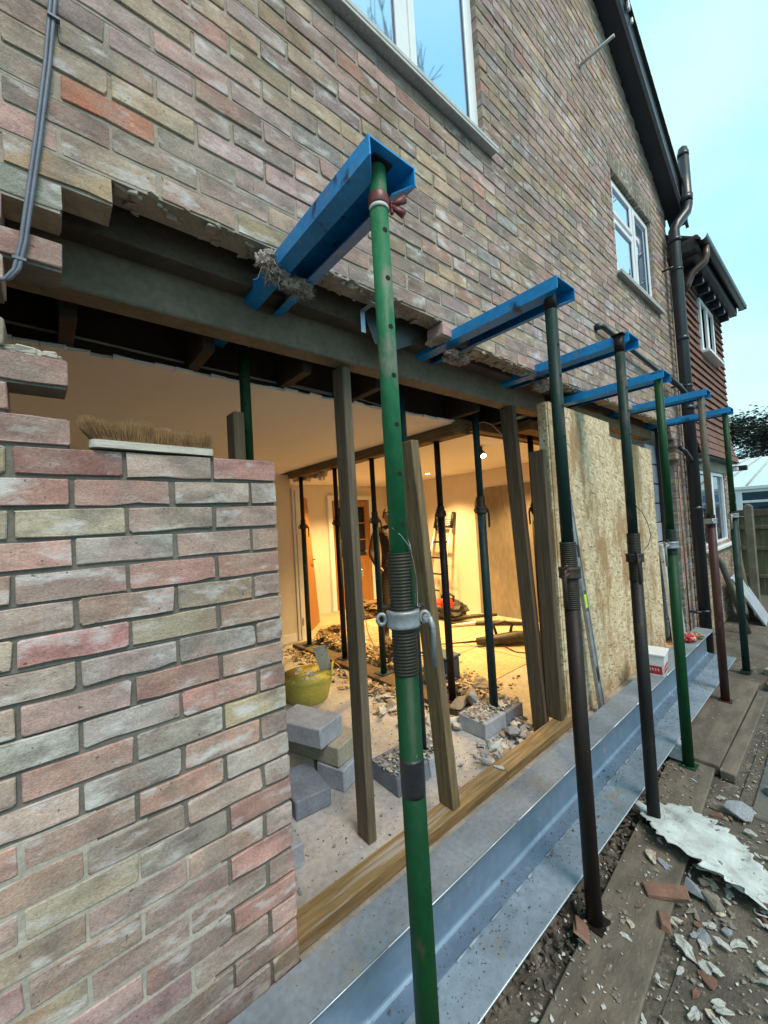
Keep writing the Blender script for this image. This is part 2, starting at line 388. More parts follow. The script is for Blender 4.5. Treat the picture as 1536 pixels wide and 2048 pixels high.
def runs(k):
    """stretches of wall (x0, x1, zone) that stand in course k"""
    XL = -1.0
    if k >= 11: r = [(XL, XR, 'u')]
    elif k == 10: r = [(XL, .1125, 'u'), (1.4625, XR, 'u')]
    elif k >= 1:
        e = {9: 0, 8: -.1125, 7: 0, 6: -.1125, 5: -.225, 4: -.1125, 3: 0, 2: -.1125, 1: 0}[k]
        r = [(XL, e, 'u' if k > 7 else 'p')]
        j = {9: 5.175, 8: 5.2875, 7: 5.40, 6: 5.5125, 5: 5.40, 4: 5.5125, 3: 5.3, 2: 5.3, 1: 5.3}[k]
        r.append((j, XR, 'u'))
    elif k >= -21: r = [(XL, .54, 'p'), (5.3, XR, 'u')]
    else: r = [(XL, .54, 'p'), (.5475, XR, 'l')]
    out = []
    za = k*.075; zb = za+.075
    for a, b, t in r:
        segs = [(a, b)]
        for w in (W1, W2):
            if zb > w[2]+.02 and za < w[3]-.02:
                ns = []
                for s in segs:
                    if s[1] <= w[0] or s[0] >= w[1]: ns.append(s); continue
                    if s[0] < w[0]: ns.append((s[0], w[0]))
                    if s[1] > w[1]: ns.append((w[1], s[1]))
                segs = ns
        for s0, s1 in segs:
            if k > 20:                      # stop at the sloping verge
                s1 = min(s1, 5.82-(za+.03-3.36)/.60) if s1 > 1.2 else s1
            if s1-s0 > .03: out.append((s0, s1, t))
    return out
BR = []; MO = {'mort_buff': MB(), 'mort_new': MB(), 'mort_old': MB()}
for k in range(-25, 64):
    z0 = k*.075; off = 0 if k % 2 else .1125
    for s0, s1, t in runs(k):
        # mortar
        xo = oldx(z0+.04) if t == 'p' else -9
        if t == 'p':
            a = min(max(s0, xo), s1)
            if a > s0: MO['mort_old'].box((s0, .0025, z0-.003), (a, .098, z0+.072), .0005)
            if s1 > a: MO['mort_new'].box((a, .0085+R.uniform(-.002, .002), z0-.003), (s1-.004, .098, z0+.072), .0005)
        else:
            MO['mort_buff'].box((s0+.003, .0045+R.uniform(-.0015, .0015), z0-.003), (s1-.003, .098, z0+.072), .0005)
        n = math.floor((s0-off)/.225-1e-6)
        while n*.225+off < s1-1e-6:
            a = max(n*.225+off, s0); b = min((n+1)*.225+off, s1); n += 1
            if b-a < .035: continue
            if k == 5 and t == 'p' and a > -.46: continue
            ea = .005 if a > s0+.001 else .0; eb = .005 if b < s1-.001 else .0
            x0 = a+ea+R.uniform(-.0025, .0025); x1 = b-eb+R.uniform(-.0025, .0025)
            if t == 'p' and k > -22 and b > .53: x1 = .54
            c = pick(PA if t == 'p' else (UP if t == 'u' else LO))
            if t == 'p' and .5*(x0+x1) < xo: c = pick(LO)
            if k == 13 and abs(a) < .01: c = (.42, .16, .10)
            if k in (7, 3, 1) and abs(b) < .01: c = (.36, .225, .20)
            if k == 9 and abs(b) < .01: c = (.25, .26, .22)
            dz = R.uniform(-.0015, .0015)
            BR.append((x0, x1, z0+.005+dz, z0+.070+dz+R.uniform(-.001, .001), R.uniform(-.0022, .0018), c))
def area(b):
    x0, x1, z0, z1, y, c = b
    P = [pix(p) for p in ((x0, 0, z0), (x1, 0, z0), (x1, 0, z1), (x0, 0, z1))]
    if min(p[2] for p in P) < .06: return 0
    cx = sum(p[0] for p in P)/4; cy = sum(p[1] for p in P)/4
    a = 0
    for i in range(4): a += P[i][0]*P[(i+1) % 4][1]-P[(i+1) % 4][0]*P[i][1]
    a = abs(a)/2
    return a if -60 < cx < 1590 and -30 < cy < 2080 else 0
BR.sort(key=area, reverse=True)
def brick_shape(mb, b, col=None, org=(0, 0, 0)):
    x0, x1, z0, z1, y, c = b; w = (x1-x0)/2; h = (z1-z0)/2; cx = (x0+x1)/2-org[0]; cz = (z0+z1)/2-org[2]
    r = R.uniform(.0015, .005); ch = R.uniform(.0012, .0028); J = lambda a: R.uniform(-a, a)
    O = []
    for sx, sz in ((-1, -1), (1, -1), (1, 1), (-1, 1)):
        q = r*R.uniform(.5, 1.6)
        a = (sx*w, sz*(h-q)); e = (sx*(w-q), sz*h)
        O += [a, e] if (sx*sz > 0) else [e, a]
        nx = w*.6/3 if w > .05 else 0
        if (sx, sz) == (-1, -1): O += [(-w*.35+J(.02), -h), (w*.35+J(.02), -h)]
        if (sx, sz) == (1, 1): O += [(w*.35+J(.02), h), (-w*.35+J(.02), h)]
    O = [(u+J(.0016), v+J(.0018)) for u, v in O]; n = len(O)
    for q in range(R.choice((0, 0, 1, 1, 2))):  # chipped arrises
        i = R.randrange(n); O[i] = (O[i][0]*R.uniform(.955, .99), O[i][1]*R.uniform(.84, .95))
    ins = lambda u, v: (u-math.copysign(min(ch, w*.4), u) if abs(u) > w*.8 else u, v-math.copysign(ch, v))
    A = [Vector((cx+ins(u, v)[0], y+J(.0008), cz+ins(u, v)[1])) for u, v in O]
    B = [Vector((cx+u, y+ch+J(.001), cz+v)) for u, v in O]
    D = [Vector((cx+u, .1025, cz+v)) for u, v in O]
    fs = [list(range(n))]+[[i+n, (i+1) % n+n, (i+1) % n, i] for i in range(n)]+[[i+2*n, (i+1) % n+2*n, (i+1) % n+n, i+n] for i in range(n)]+[[3*n-1-i for i in range(n)]]
    mb.add(A+B+D, fs, False, col)
for b in BR[:300]:
    mb = MB(); o = (b[0], 0, b[2]); brick_shape(mb, b, None, o)
    ob = mb.build('brick', M['brick'], HOUSE.e); ob.location = o; ob.color = (*b[5], 1)
mb = MB()
for b in BR[300:]: brick_shape(mb, b, (*b[5], R.random()))
HOUSE.part(mb, 'brickwork', M['brickf'], kind='stuff')
for k, m in MO.items(): HOUSE.part(m, 'mortar', M[k])
# broken mortar clinging to the soffit of the cut brickwork
mb = MB()
for i in range(330):
    x = R.uniform(.13, 5.1); zz = .825 if x < 1.46 else .75
    s = R.uniform(.006, .022); y = R.uniform(0.0, .095)
    mb.box((x-s, y-s*.8, zz-R.uniform(.002, .016)), (x+s, y+s*.8, zz+.006), .003, jit=s*.35)
HOUSE.part(mb, 'mortar_crumbs', M['mort_buff'], kind='stuff')
# inner leaf and concrete lintel
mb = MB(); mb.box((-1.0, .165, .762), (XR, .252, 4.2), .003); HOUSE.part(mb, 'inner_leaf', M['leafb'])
mb = MB(); mb.box((-1.0, .2525, .615), (2.95, .352, .80), .006); HOUSE.part(mb, 'lintel', M['concrete'])
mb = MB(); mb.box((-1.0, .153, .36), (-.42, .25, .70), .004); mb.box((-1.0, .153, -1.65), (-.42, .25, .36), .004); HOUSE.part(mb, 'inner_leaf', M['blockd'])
# dark foil cavity closer hanging under the cut brickwork
mb = MB(); mb.prism([(1.06, .12, .80), (1.42, .12, .80), (1.36, .12, .72), (1.22, .12, .655), (1.12, .12, .67)], (0, .003, 0)); HOUSE.part(mb, 'cavity_tray', M['black'])
mb = MB(); mb.box((1.03, .10, .69), (1.055, .103, .79), .001); mb.box((1.03, .02, .785), (1.055, .103, .788), .001); HOUSE.part(mb, 'wall_tie', M['galv'])
# right-hand jamb: grey blocks of the inner leaf
for i in range(10):
    mb = MB(); z = -1.62+i*.215; e = R.uniform(-.03, .05)
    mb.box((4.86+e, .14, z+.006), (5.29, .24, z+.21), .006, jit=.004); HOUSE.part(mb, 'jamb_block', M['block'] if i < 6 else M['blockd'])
mb = MB(); mb.box((5.20, .06, -1.6), (5.30, .138, .75), .004); HOUSE.part(mb, 'cavity_insulation', M['black'])

def window(w, sillx, fy, mull, toplight, name_lab):
    x0, x1, z0, z1 = w; fw = .055
    mb = MB()
    for a, b in (((x0, fy, z0), (x0+fw, fy+.06, z1)), ((x1-fw, fy, z0), (x1, fy+.06, z1)), ((x0+fw, fy, z0), (x1-fw, fy+.06, z0+fw)), ((x0+fw, fy, z1-fw), (x1-fw, fy+.06, z1))):
        mb.box(a, b, .004)
    mb.box((mull-.035, fy+.002, z0+fw), (mull+.035, fy+.058, z1-fw), .004)
    fr = HOUSE.part(mb, 'window', M['upvc'], label=name_lab)
    cells = [(x0+fw, mull-.035, z0+fw, z1-fw), (mull+.035, x1-fw, z0+fw, z1-fw)]
    if toplight:
        a = cells[0]; zt = a[2]+(a[3]-a[2])*.62
        mb = MB(); mb.box((a[0], fy+.002, zt-.03), (a[1], fy+.058, zt+.03), .003); HOUSE.part(mb, 'transom', M['upvc'], fr)
        cells = [(a[0], a[1], a[2], zt-.03), (a[0], a[1], zt+.03, a[3]), cells[1]]
    for a in cells:
        g = .034; mb = MB(); y = fy-.012
        for p, q in (((a[0]-.008, y, a[2]-.008), (a[0]+g, y+.05, a[3]+.008)), ((a[1]-g, y, a[2]-.008), (a[1]+.008, y+.05, a[3]+.008)), ((a[0]+g, y, a[2]-.008), (a[1]-g, y+.05, a[2]+g)), ((a[0]+g, y, a[3]-g), (a[1]-g, y+.05, a[3]+.008))):
            mb.box(p, q, .004)
        HOUSE.part(mb, 'sash', M['upvc'], fr)
        mb = MB(); mb.box((a[0]+g-.004, y+.018, a[2]+g-.004), (a[1]-g+.004, y+.03, a[3]-g+.004), .001); HOUSE.part(mb, 'pane', M['pane'], fr)
        mb = MB()                       # black gasket round the pane
        for p, q in (((a[0]+g-.002, y+.012, a[2]+g), (a[0]+g+.005, y+.0175, a[3]-g)), ((a[1]-g-.005, y+.012, a[2]+g), (a[1]-g+.002, y+.0175, a[3]-g))):
            mb.box(p, q, .0005)
        HOUSE.part(mb, 'gasket', M['black'], fr)
    mb = MB(); mb.box((sillx[0], -.052, z0-.03), (sillx[1], fy+.02, z0-.004), .004); mb.box((sillx[0], -.05, z0-.044), (sillx[1], -.042, z0-.03), .001)
    HOUSE.part(mb, 'sill', M['sill'], fr)
    # room behind the glass is closed off
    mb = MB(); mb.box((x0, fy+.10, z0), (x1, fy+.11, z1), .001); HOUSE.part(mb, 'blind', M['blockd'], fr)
window(W1, (.66, 2.01), .035, 1.36, False, 'large white window above the nearest blue needle')
window(W2, (3.95, 5.22), .035, 4.60, True, 'smaller white window with a top light near the soil pipe')
# soldier band over the far window
mb = MB()
for i in range(19): mb.box((3.93+i*.066, -.003, 2.99), (3.93+i*.066+.058, .09, 3.20), .004, jit=.0015, col=(*pick([((.20, .19, .15), 1), ((.17, .165, .14), 1)]), R.random()))
HOUSE.part(mb, 'window_head', M['brickf'])
# verge: soffit, bargeboard, capping, roof
def vp(x, y, dz=0): return Vector((x, y, verge(x)+dz))
xa, xb = 1.25, 5.98
mb = MB(); mb.prism([vp(xa, -.155, .0), vp(xb, -.155, .0), vp(xb, -.155, .03), vp(xa, -.155, .03)], (0, .157, 0)); HOUSE.part(mb, 'verge_soffit', M['soffit'])
mb = MB(); mb.prism([vp(xa, -.178, -.045), vp(xb, -.178, -.045), vp(xb, -.178, .19), vp(xa, -.178, .19)], (0, .022, 0)); HOUSE.part(mb, 'bargeboard', M['black'])
mb = MB(); mb.prism([vp(xa, -.1815, -.055), vp(xb, -.1815, -.055), vp(xb, -.1815, -.035), vp(xa, -.1815, -.035)], (0, .03, 0)); HOUSE.part(mb, 'bargeboard_trim', M['cable'])
mb = MB()
L = 5.55; N = 46
for i in range(N):
    xx = xa+(xb-xa)*i/N; x2 = xa+(xb-xa)*(i+1.12)/N
    a = vp(xx, -.205, .195); b = vp(x2, -.205, .182)
    mb.prism([a, b, b+Vector((0, 0, .014)), a+Vector((0, 0, .014))], (0, 6.0, 0))
HOUSE.part(mb, 'roof', M['rooftile'])
# half-round gutter end of the upper roof, with its bracket
mb = MB()
def gut(mb, p0, p1, r, t=.004, n=12):
    p0 = Vector(p0); p1 = Vector(p1); d = (p1-p0).normalized(); s = d.cross(Vector((0, 0, 1))).normalized()
    ra = []; 
    for p in (p0, p1):
        ra.append([p+s*r*math.cos(t_)+Vector((0, 0, -r*math.sin(t_))) for t_ in [math.pi*i/n for i in range(n+1)]] + [p+s*(r-t)*math.cos(t_)+Vector((0, 0, -(r-t)*math.sin(t_))) for t_ in [math.pi*i/n for i in range(n, -1, -1)]])
    m = len(ra[0]); vs = ra[0]+ra[1]
    mb.add(vs, [[i, (i+1) % m, (i+1) % m+m, i+m] for i in range(m)], True)
mb.tube([(4.02, -.36, 4.62), (4.02, .1, 4.62)], .085, 18)
HOUSE.part(mb, 'ridge_end', M['rooftile'])
for q in (((4.13, -.21, 4.42), (4.17, -.19, 4.50)), ((4.21, -.21, 4.35), (4.235, -.19, 4.40))): mb = MB(); mb.box(*q, .004); HOUSE.part(mb, 'bracket', M['upvc'])

# ------------------------------------------------------------------ pipes on the wall
def flange(mb, p, r, h): mb.tube([Vector(p)-Vector((0, 0, h/2)), Vector(p)+Vector((0, 0, h/2))], r, 18)
t = Th('soil_pipe', 'tall black soil pipe with a cranked vent top at the corner of the brick house', 'pipe', (5.56, -.11, GZ))
mb = MB(); mb.tube([(5.56, -.115, GZ), (5.56, -.115, 3.02), (5.60, -.14, 3.10), (5.70, -.21, 3.24), (5.72, -.225, 3.32), (5.72, -.225, 3.95)], .055, 20); t.part(mb, 'pipe', M['black'])
for z in (-.2, .95, 1.75, 2.9):
    mb = MB(); flange(mb, (5.56, -.115, z), .063, .05); t.part(mb, 'socket', M['black'])
mb = MB(); mb.tube([(5.715, -.22, 3.36), (5.72, -.225, 3.44)], .063, 18); t.part(mb, 'socket', M['black'])
mb = MB(); mb.lathe((5.72, -.225, 3.95), [(.058, -.05), (.058, 0), (.052, .0), (.045, .05), (.02, .075), (.001, .08)], 16); t.part(mb, 'cowl', M['black'])
for z in (-1.35, 1.2, 2.55):
    mb = MB(); mb.tube([(5.44, -.0, z), (5.44, -.11, z)], .012, 8); flange(mb, (5.56, -.115, z), .061, .025); t.part(mb, 'pipe_clip', M['black'])
mb = MB(); mb.tube([(5.56, -.115, 1.05), (5.48, -.11, 1.12), (5.30, -.095, 1.17), (4.90, -.08, 1.205)], .028, 12); t.part(mb, 'branch_pipe', M['black'])
mb = MB(); mb.tube([(5.56, -.115, .33), (5.42, -.12, .36), (5.34, -.10, .44), (5.32, -.05, .50)], .024, 12); t.part(mb, 'branch_pipe', M['black'])
mb = MB(); mb.tube([(5.56, -.115, .98), (5.66, -.16, .98)], .03, 12); mb.tube([(5.56, -.115, .33), (5.68, -.17, .34)], .03, 12); t.part(mb, 'access_cap', M['black'])
t = Th('rainwater_pipe', 'slim dark brown downpipe close beside the black soil pipe', 'pipe', (5.78, -.06, GZ))
mb = MB(); mb.tube([(5.735, -.05, GZ), (5.735, -.05, 2.5)], .034, 14); t.part(mb, 'pipe', pm('brown_plastic', (.035, .02, .02), (.05, .03, .028), 5, .35, bst=0))
t = Th('waste_pipe', 'thin black waste pipe running along the brick wall below the far window', 'pipe', (3.36, -.05, 1.31))
mb = MB(); mb.tube([(3.36, .01, 1.315), (3.36, -.03, 1.315), (3.38, -.048, 1.312), (3.43, -.05, 1.31), (4.9, -.055, 1.225), (5.3, -.07, 1.19)], .021, 12); t.part(mb, 'pipe', M['black'])
mb = MB(); mb.tube([(3.36, -.012, 1.315), (3.36, -.044, 1.315)], .028, 12); t.part(mb, 'elbow', M['black'])
t = Th('overflow_pipe', 'short pale overflow pipe sticking out of the brick gable', 'pipe', (3.44, 0, 3.56))
mb = MB(); mb.tube([(3.44, .02, 3.56), (3.44, -.27, 3.555)], .012, 10); t.part(mb, 'pipe', M['sill'])
mb = MB(); mb.tube([(3.44, .0, 3.56), (3.44, -.012, 3.56)], .02, 10); t.part(mb, 'collar', M['sill'])
t = Th('copper_pipe', 'thin copper pipe standing against the brick jamb beyond the boards', 'pipe', (5.36, -.02, -1.5))
mb = MB(); mb.tube([(5.345, -.018, -1.62), (5.35, -.018, .29)], .0085, 8); t.part(mb, 'pipe', pm('copper', (.28, .14, .095), (.20, .10, .07), 9, .5, .5, bst=0))
# twin grey cable clipped to the wall
t = Th('wall_cable', 'twin grey cable hanging down the brick wall at the left edge', 'cable', (-.02, -.01, .5))
P = [(-.005, -.008, 3.2), (.001, -.008, 1.9), (-.001, -.008, 1.25), (-.018, -.009, 1.05), (-.04, -.010, .85), (-.058, -.012, .70), (-.075, -.013, .56), (-.088, -.012, .49), (-.105, -.008, .462), (-.135, .0, .452), (-.2, .06, .45)]
for d in (-.0045, .0045):
    mb = MB(); mb.tube([(x+d, y, z+d*.6) for x, y, z in P], .0046, 8); t.part(mb, 'cable', M['cable'])
for x, z in ((-.003, 1.175), (-.083, .515)):
    mb = MB(); mb.box((x-.013, -.018, z-.004), (x+.013, -.004, z+.004), .001, M=None); t.part(mb, 'clip', M['cable'])
# stubs of old mortar on the toothing
t = Th('mortar_lump', 'pale lump of old mortar lying on a toothed brick at the left', 'mortar', (-.07, .05, .30))
mb = MB()
for i in range(14):
    x = -.115+.095*i/13; s = R.uniform(.008, .016)*(1.2-.5*i/13)
    mb.box((x-s*1.4, .012+R.uniform(-.008, .02), .295), (x+s*1.4, .05, .300+s*1.3), .004, jit=s*.3)
t.part(mb, 'lump', M['mort_old'])

# ------------------------------------------------------------------ inside: floor, ceiling, walls
FZ = -1.65; CZ = .57; XS = 5.12; YB = 3.62; YF = 4.75
mb = MB(); mb.box((-1.2, .10, FZ-.16), (XS+.1, YF+1.2, FZ), .002); fl = struct(mb, 'room_floor', M['slab'])
M['sheet'] = pm('floor_sheet', (.46, .36, .24), (.37, .28, .18), 2.5, .75, bs=30, bst=.1, spots=[((.22, .15, .09), 5, .6, .72)])
for (a, b, c, d) in ((2.62, .95, 3.69, 1.63), (2.62, 1.65, 3.69, 3.0), (3.71, .5, 5.0, 1.95), (3.71, 1.97, 5.0, 3.6), (2.62, 3.02, 3.69, 4.6), (3.71, 3.62, 5.0, 4.7)):
    mb = MB(); mb.box((a, b, FZ-.002), (c, d, FZ+.006), .002); mb.build('floor_sheet', M['sheet'], fl)
mb = MB()
mb.box((-1.2, .66, CZ), (2.33, YB+.1, CZ+.014), .002)
mb.box((2.47, .86, CZ+.002), (XS+.1, YF+1.2, CZ+.014), .002)
ce = struct(mb, 'ceiling', M['ceil'])
mb = MB()                                     # ragged broken plasterboard edge
for i in range(46):
    x = -1.1+3.45*i/46; d = R.uniform(.0, .03)
    mb.box((x, .66-d, CZ+.001), (x+.074, .664, CZ+.013), .001, jit=.004)
mb.build('broken_edge', M['ceil'], ce)
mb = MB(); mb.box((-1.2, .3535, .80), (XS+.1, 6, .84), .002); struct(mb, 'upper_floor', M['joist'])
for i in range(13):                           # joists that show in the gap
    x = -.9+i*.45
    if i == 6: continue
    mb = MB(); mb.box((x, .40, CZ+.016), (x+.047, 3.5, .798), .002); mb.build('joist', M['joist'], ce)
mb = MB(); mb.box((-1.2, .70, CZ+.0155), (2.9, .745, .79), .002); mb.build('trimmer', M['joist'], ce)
mb = MB(); mb.box((-1.2, YB, FZ), (2.47, YB+.11, CZ), .002); struct(mb, 'partition_wall', M['plaster'])
mb = MB(); mb.box((1.8, YF, FZ), (XS+.1, YF+.1, CZ), .002); struct(mb, 'end_wall', M['plaster'])
mb = MB(); mb.box((XS, .26, FZ), (XS+.1, YF, CZ), .002); sw = struct(mb, 'side_wall', M['plaster'])
mb = MB(); mb.box((-1.21, .26, FZ), (-1.11, YB, CZ), .002); struct(mb, 'left_wall', M['plaster'])
mb = MB(); mb.box((-1.1, YB-.014, FZ), (2.44, YB-.001, FZ+.11), .003); mb.build('skirting', M['upvc'], bpy.data.objects['partition_wall'])
# dusty arched panel on the side wall
def arch():
    y0, y1, zt, r = 1.35, 2.60, .30, .30; P = [(XS-.012, y0, FZ), (XS-.012, y1, FZ)]
    for i in range(9):
        a = math.pi/2*i/8; P.append((XS-.012, y1-r+r*math.cos(a), zt-r+r*math.sin(a)))
    P.append((XS-.012, y0, zt))
    mb = MB(); mb.prism(P, (.011, 0, 0)); mb.build('arched_recess', M['dusty'], sw)
arch()
# ceiling beam carried by the inner row of props, and its torn plaster
t = Th('ceiling_beam', 'brown timber beam under the ceiling carried by the inner row of props', 'beam', (2.4, .7, CZ-.1))
mb = MB(); mb.box((2.335, .62, CZ-.085), (2.465, 3.42, CZ+.03), .004, jit=.002); t.part(mb, 'beam', M['woody'])
mb = MB(); mb.box((2.30, .60, CZ-.08), (2.334, .66, CZ+.02), .003); mb.box((2.466, .62, CZ-.03), (2.50, 3.5, CZ+.02), .003); t.part(mb, 'packing', M['woody'])
mb = MB()
for i in range(24):
    y = R.uniform(2.7, 3.6); s = R.uniform(.02, .05); x = 2.50+R.uniform(-.02, .05)
    mb.box((x-s, y-s, CZ-R.uniform(.04, .13)), (x+s, y+s, CZ), .006, jit=s*.5)
t.part(mb, 'torn_plaster', M['cream'], kind='stuff')
mb = MB()
for x, l in ((2.37, .12), (2.42, .1), (2.4, .14)): mb.tube([(x, 2.6+l, CZ-.06), (x+.01, 2.6+l, CZ-.15), (x+.02, 2.62+l, CZ-.18)], .012, 6)
t.part(mb, 'cable_end', M['cabw'])
mb = MB(); mb.box((2.93, .15, .60), (XS, .24, .70), .003); mb.box((2.9, .36, .52), (XS, .50, .60), .003); mb.box((2.52, .62, .53), (4.6, .70, .60), .003)
tag(mb.build('header_timber', M['woody']), 'brown header timbers over the lit room behind the boarding', 'beam')
# white door lining standing at the end of the partition
t = Th('door_lining', 'white door lining left standing at the end of the partition wall', 'door frame', (2.55, YB, FZ))
mb = MB(); mb.box((2.472, YB-.02, FZ), (2.51, YB+.13, .38), .003); t.part(mb, 'lining', M['upvc'])
mb = MB(); mb.box((2.512, YB-.035, FZ), (2.58, YB-.018, .36), .003); mb.box((2.512, YB-.017, FZ), (2.535, YB+.1, .36), .003); t.part(mb, 'architrave', M['upvc'])
mb = MB(); mb.box((2.525, YB-.041, FZ+.19), (2.545, YB-.036, FZ+.29), .001); t.part(mb, 'hinge', M['castg'])
M['oak'] = pm('oak_door', (.36, .17, .045), (.27, .12, .03), 5, .45, bs=40, bst=.15, stretch=(8, 8, .5))
def door(t, w, h, glazed, mtx):
    def P(mb, a, b, ch=.003): mb.box(a, b, ch, M=mtx)
    if not glazed:
        mb = MB(); P(mb, (0, 0, 0), (w, .04, h)); t.part(mb, 'leaf', M['oak'])
    else:
        mb = MB(); P(mb, (0, 0, 0), (.10, .04, h)); P(mb, (w-.10, 0, 0), (w, .04, h)); P(mb, (.10, 0, 0), (w-.1, .04, h*.47)); P(mb, (.10, 0, h-.11), (w-.1, .04, h))
        t.part(mb, 'leaf', M['oak'])
        n = 3; zz = h*.47; dz = (h-.11-zz)/n
        for i in range(n):
            for j in range(2):
                a = .10+(w-.2)/2*j; mb = MB(); P(mb, (a+.008, .012, zz+dz*i+.012), (a+(w-.2)/2-.008, .026, zz+dz*(i+1)-.012), .001)
                t.part(mb, 'pane', M['darkpane'])
        mb = MB(); P(mb, (w/2-.012, .002, zz), (w/2+.012, .038, h-.11), .002)
        for i in range(1, n): P(mb, (.10, .003, zz+dz*i-.012), (w/2-.0125, .037, zz+dz*i+.012), .002); P(mb, (w/2+.0125, .003, zz+dz*i-.012), (w-.10, .037, zz+dz*i+.012), .002)
        t.part(mb, 'glazing_bar', M['oak'])
    mb = MB(); q = [(w-.06, -.005, 1.0), (w-.06, -.05, 1.0), (w-.17, -.05, 1.0)]
    mb.tube([mtx @ Vector(p) for p in q], .010, 8); t.part(mb, 'handle', M['castg'])
M['darkpane'] = glass('dark_pane', (.03, .03, .04))
t = Th('loose_door', 'plain oak door leaf leaning behind the white door lining', 'door', (2.75, 3.75, FZ))
door(t, .74, 1.98, False, T(2.66, 3.72, FZ+.03) @ rotz(math.radians(45)) @ Matrix.Rotation(math.radians(3), 4, 'Y') @ Matrix.Rotation(math.radians(-4), 4, 'X'))
t = Th('glazed_door', 'oak door with dark glass panes in the end wall', 'door', (3.6, YF, FZ))
door(t, .80, 1.94, True, T(3.83, YF-.05, FZ))
mb = MB(); mb.box((3.73, YF-.06, FZ), (3.815, YF-.001, .39), .003); mb.box((4.645, YF-.06, FZ), (4.73, YF-.001, .39), .003); mb.box((3.816, YF-.06, .305), (4.644, YF-.001, .39), .003)
t.part(mb, 'architrave', M['upvc'])

# ------------------------------------------------------------------ lamps in the ceiling of the lit room
WARM = (1.0, .61, .215)
M['bulb'] = emit('warm_bulb', (1.0, .80, .50), 14)
def lamp(x, y, e, label):
    t = Th('downlight', label, 'lamp', (x, y, CZ), 'ceiling downlights of the lit room')
    mb = MB(); mb.lathe((x, y, CZ), [(.045, .004), (.045, -.004), (.034, -.006), (.034, .002)], 16); t.part(mb, 'rim', M['upvc'])
    mb = MB(); mb.lathe((x, y, CZ), [(.001, -.0062), (.033, -.0075), (.001, -.009)], 16); t.part(mb, 'bulb', M['bulb'])
    ld = bpy.data.lights.new('downlight_beam', 'SPOT'); ld.energy = e; ld.color = WARM; ld.spot_size = math.radians(120); ld.spot_blend = .8; ld.shadow_soft_size = .05
    lo = bpy.data.objects.new('downlight_beam', ld); col_link(lo); lo.parent = t.e; lo.location = (0, 0, -.025)
lamp(3.36, 2.12, 165, 'lit downlight beside the leaning timber stud, nearer of the two')
lamp(4.45, 2.95, 175, 'lit downlight farther back above the ladder')
lamp(3.55, 3.85, 180, 'lit downlight in front of the glazed door')
lamp(4.50, 1.55, 125, 'lit downlight above the arched recess')
t = Th('spot_lamp', 'black ceiling spot lamp with a lit bulb beside the dark prop', 'lamp', (3.37, 1.17, CZ))
mb = MB(); mb.tube([(3.37, 1.17, CZ), (3.37, 1.17, CZ-.03), (3.36, 1.16, CZ-.05)], .012, 8); mb.tube([(3.375, 1.19, CZ-.035), (3.355, 1.14, CZ-.10)], [.022, .034], 14); t.part(mb, 'housing', M['cabk'])
mb = MB(); mb.tube([(3.3545, 1.1388, CZ-.1015), (3.353, 1.135, CZ-.106)], .027, 14); t.part(mb, 'bulb', M['bulb'])
ld = bpy.data.lights.new('spot_beam', 'SPOT'); ld.energy = 55; ld.color = WARM; ld.spot_size = math.radians(130); ld.spot_blend = .9; ld.shadow_soft_size = .03
lo = bpy.data.objects.new('spot_beam', ld); col_link(lo); lo.parent = t.e; lo.location = (-.018, -.05, -.125)

# ------------------------------------------------------------------ blue needles (lipped channel, open below)
def needle(xc, zt, y0, y1, label, rot=0):
    t = Th('needle_beam', label, 'steel beam', (xc, -.5, zt), 'blue needles carrying the wall')
    w, h, lip, th = .08, .052, .046, .005
    prof = [(-w, 0), (w, 0), (w, -h), (w-lip, -h-.012), (w-lip, -h-.007), (w-th, -h+th), (w-th, -th), (-w+th, -th), (-w+th, -h+th), (-w+lip, -h-.007), (-w+lip, -h-.012), (-w, -h)]
    R_ = T(xc, 0, 0) @ rotz(rot)
    A = []; n = len(prof)
    mb = MB(); ys = [y0, y0+.035, y1]
    for i, y in enumerate(ys):
        for j, (x, z) in enumerate(prof):
            k = 0
            if i == 0 and j in (3, 4, 9, 10): k = .05            # lips cut back at the mouth
            if i == 1 and j in (3, 4, 9, 10): k = .02
            mb.v.append(tuple(R_ @ Vector((x, y+k, zt+z))))
    for i in range(2):
        for j in range(n):
            a = i*n+j; b = i*n+(j+1) % n; mb.f.append([a, b, b+n, a+n]); mb.sm.append(False)
    for o in (0, 2*n):
        for q in ([0, 1, 6, 7], [1, 2, 5, 6], [2, 3, 4, 5], [0, 7, 8, 11], [8, 9, 10, 11]):
            qq = [x+o for x in q]; mb.f.append(qq if o else qq[::-1]); mb.sm.append(False)
    me = t.part(mb, 'channel', M['needle'])
    bm = bmesh.new(); bm.from_mesh(me.data); bmesh.ops.recalc_face_normals(bm, faces=bm.faces); bm.to_mesh(me.data); bm.free()
    mb = MB()                                                     # slot punched near the mouth: a dark worn tab
    mb.box((xc-w+.03, y0+.13, zt-.0005), (xc-w+.07, y0+.22, zt+.0012), .0005); t.part(mb, 'slot', M['hole'])
    return t
NZ = .79
needle(.650, NZ, -.545, .66, 'blue steel needle nearest the camera, under the large window')
needle(1.605, NZ, -.545, .66, 'second blue needle from the camera, with a clamped brown prop')
needle(2.425, NZ, -.535, .66, 'third blue needle from the camera, just left of the waste pipe')
needle(3.04, .715, -.53, .66, 'fourth blue needle from the camera, set a little lower')
needle(4.17, NZ, -.54, .50, 'fifth blue needle from the camera, next to the last')
needle(5.17, NZ-.005, -.54, .30, 'farthest blue needle, by the soil pipe')

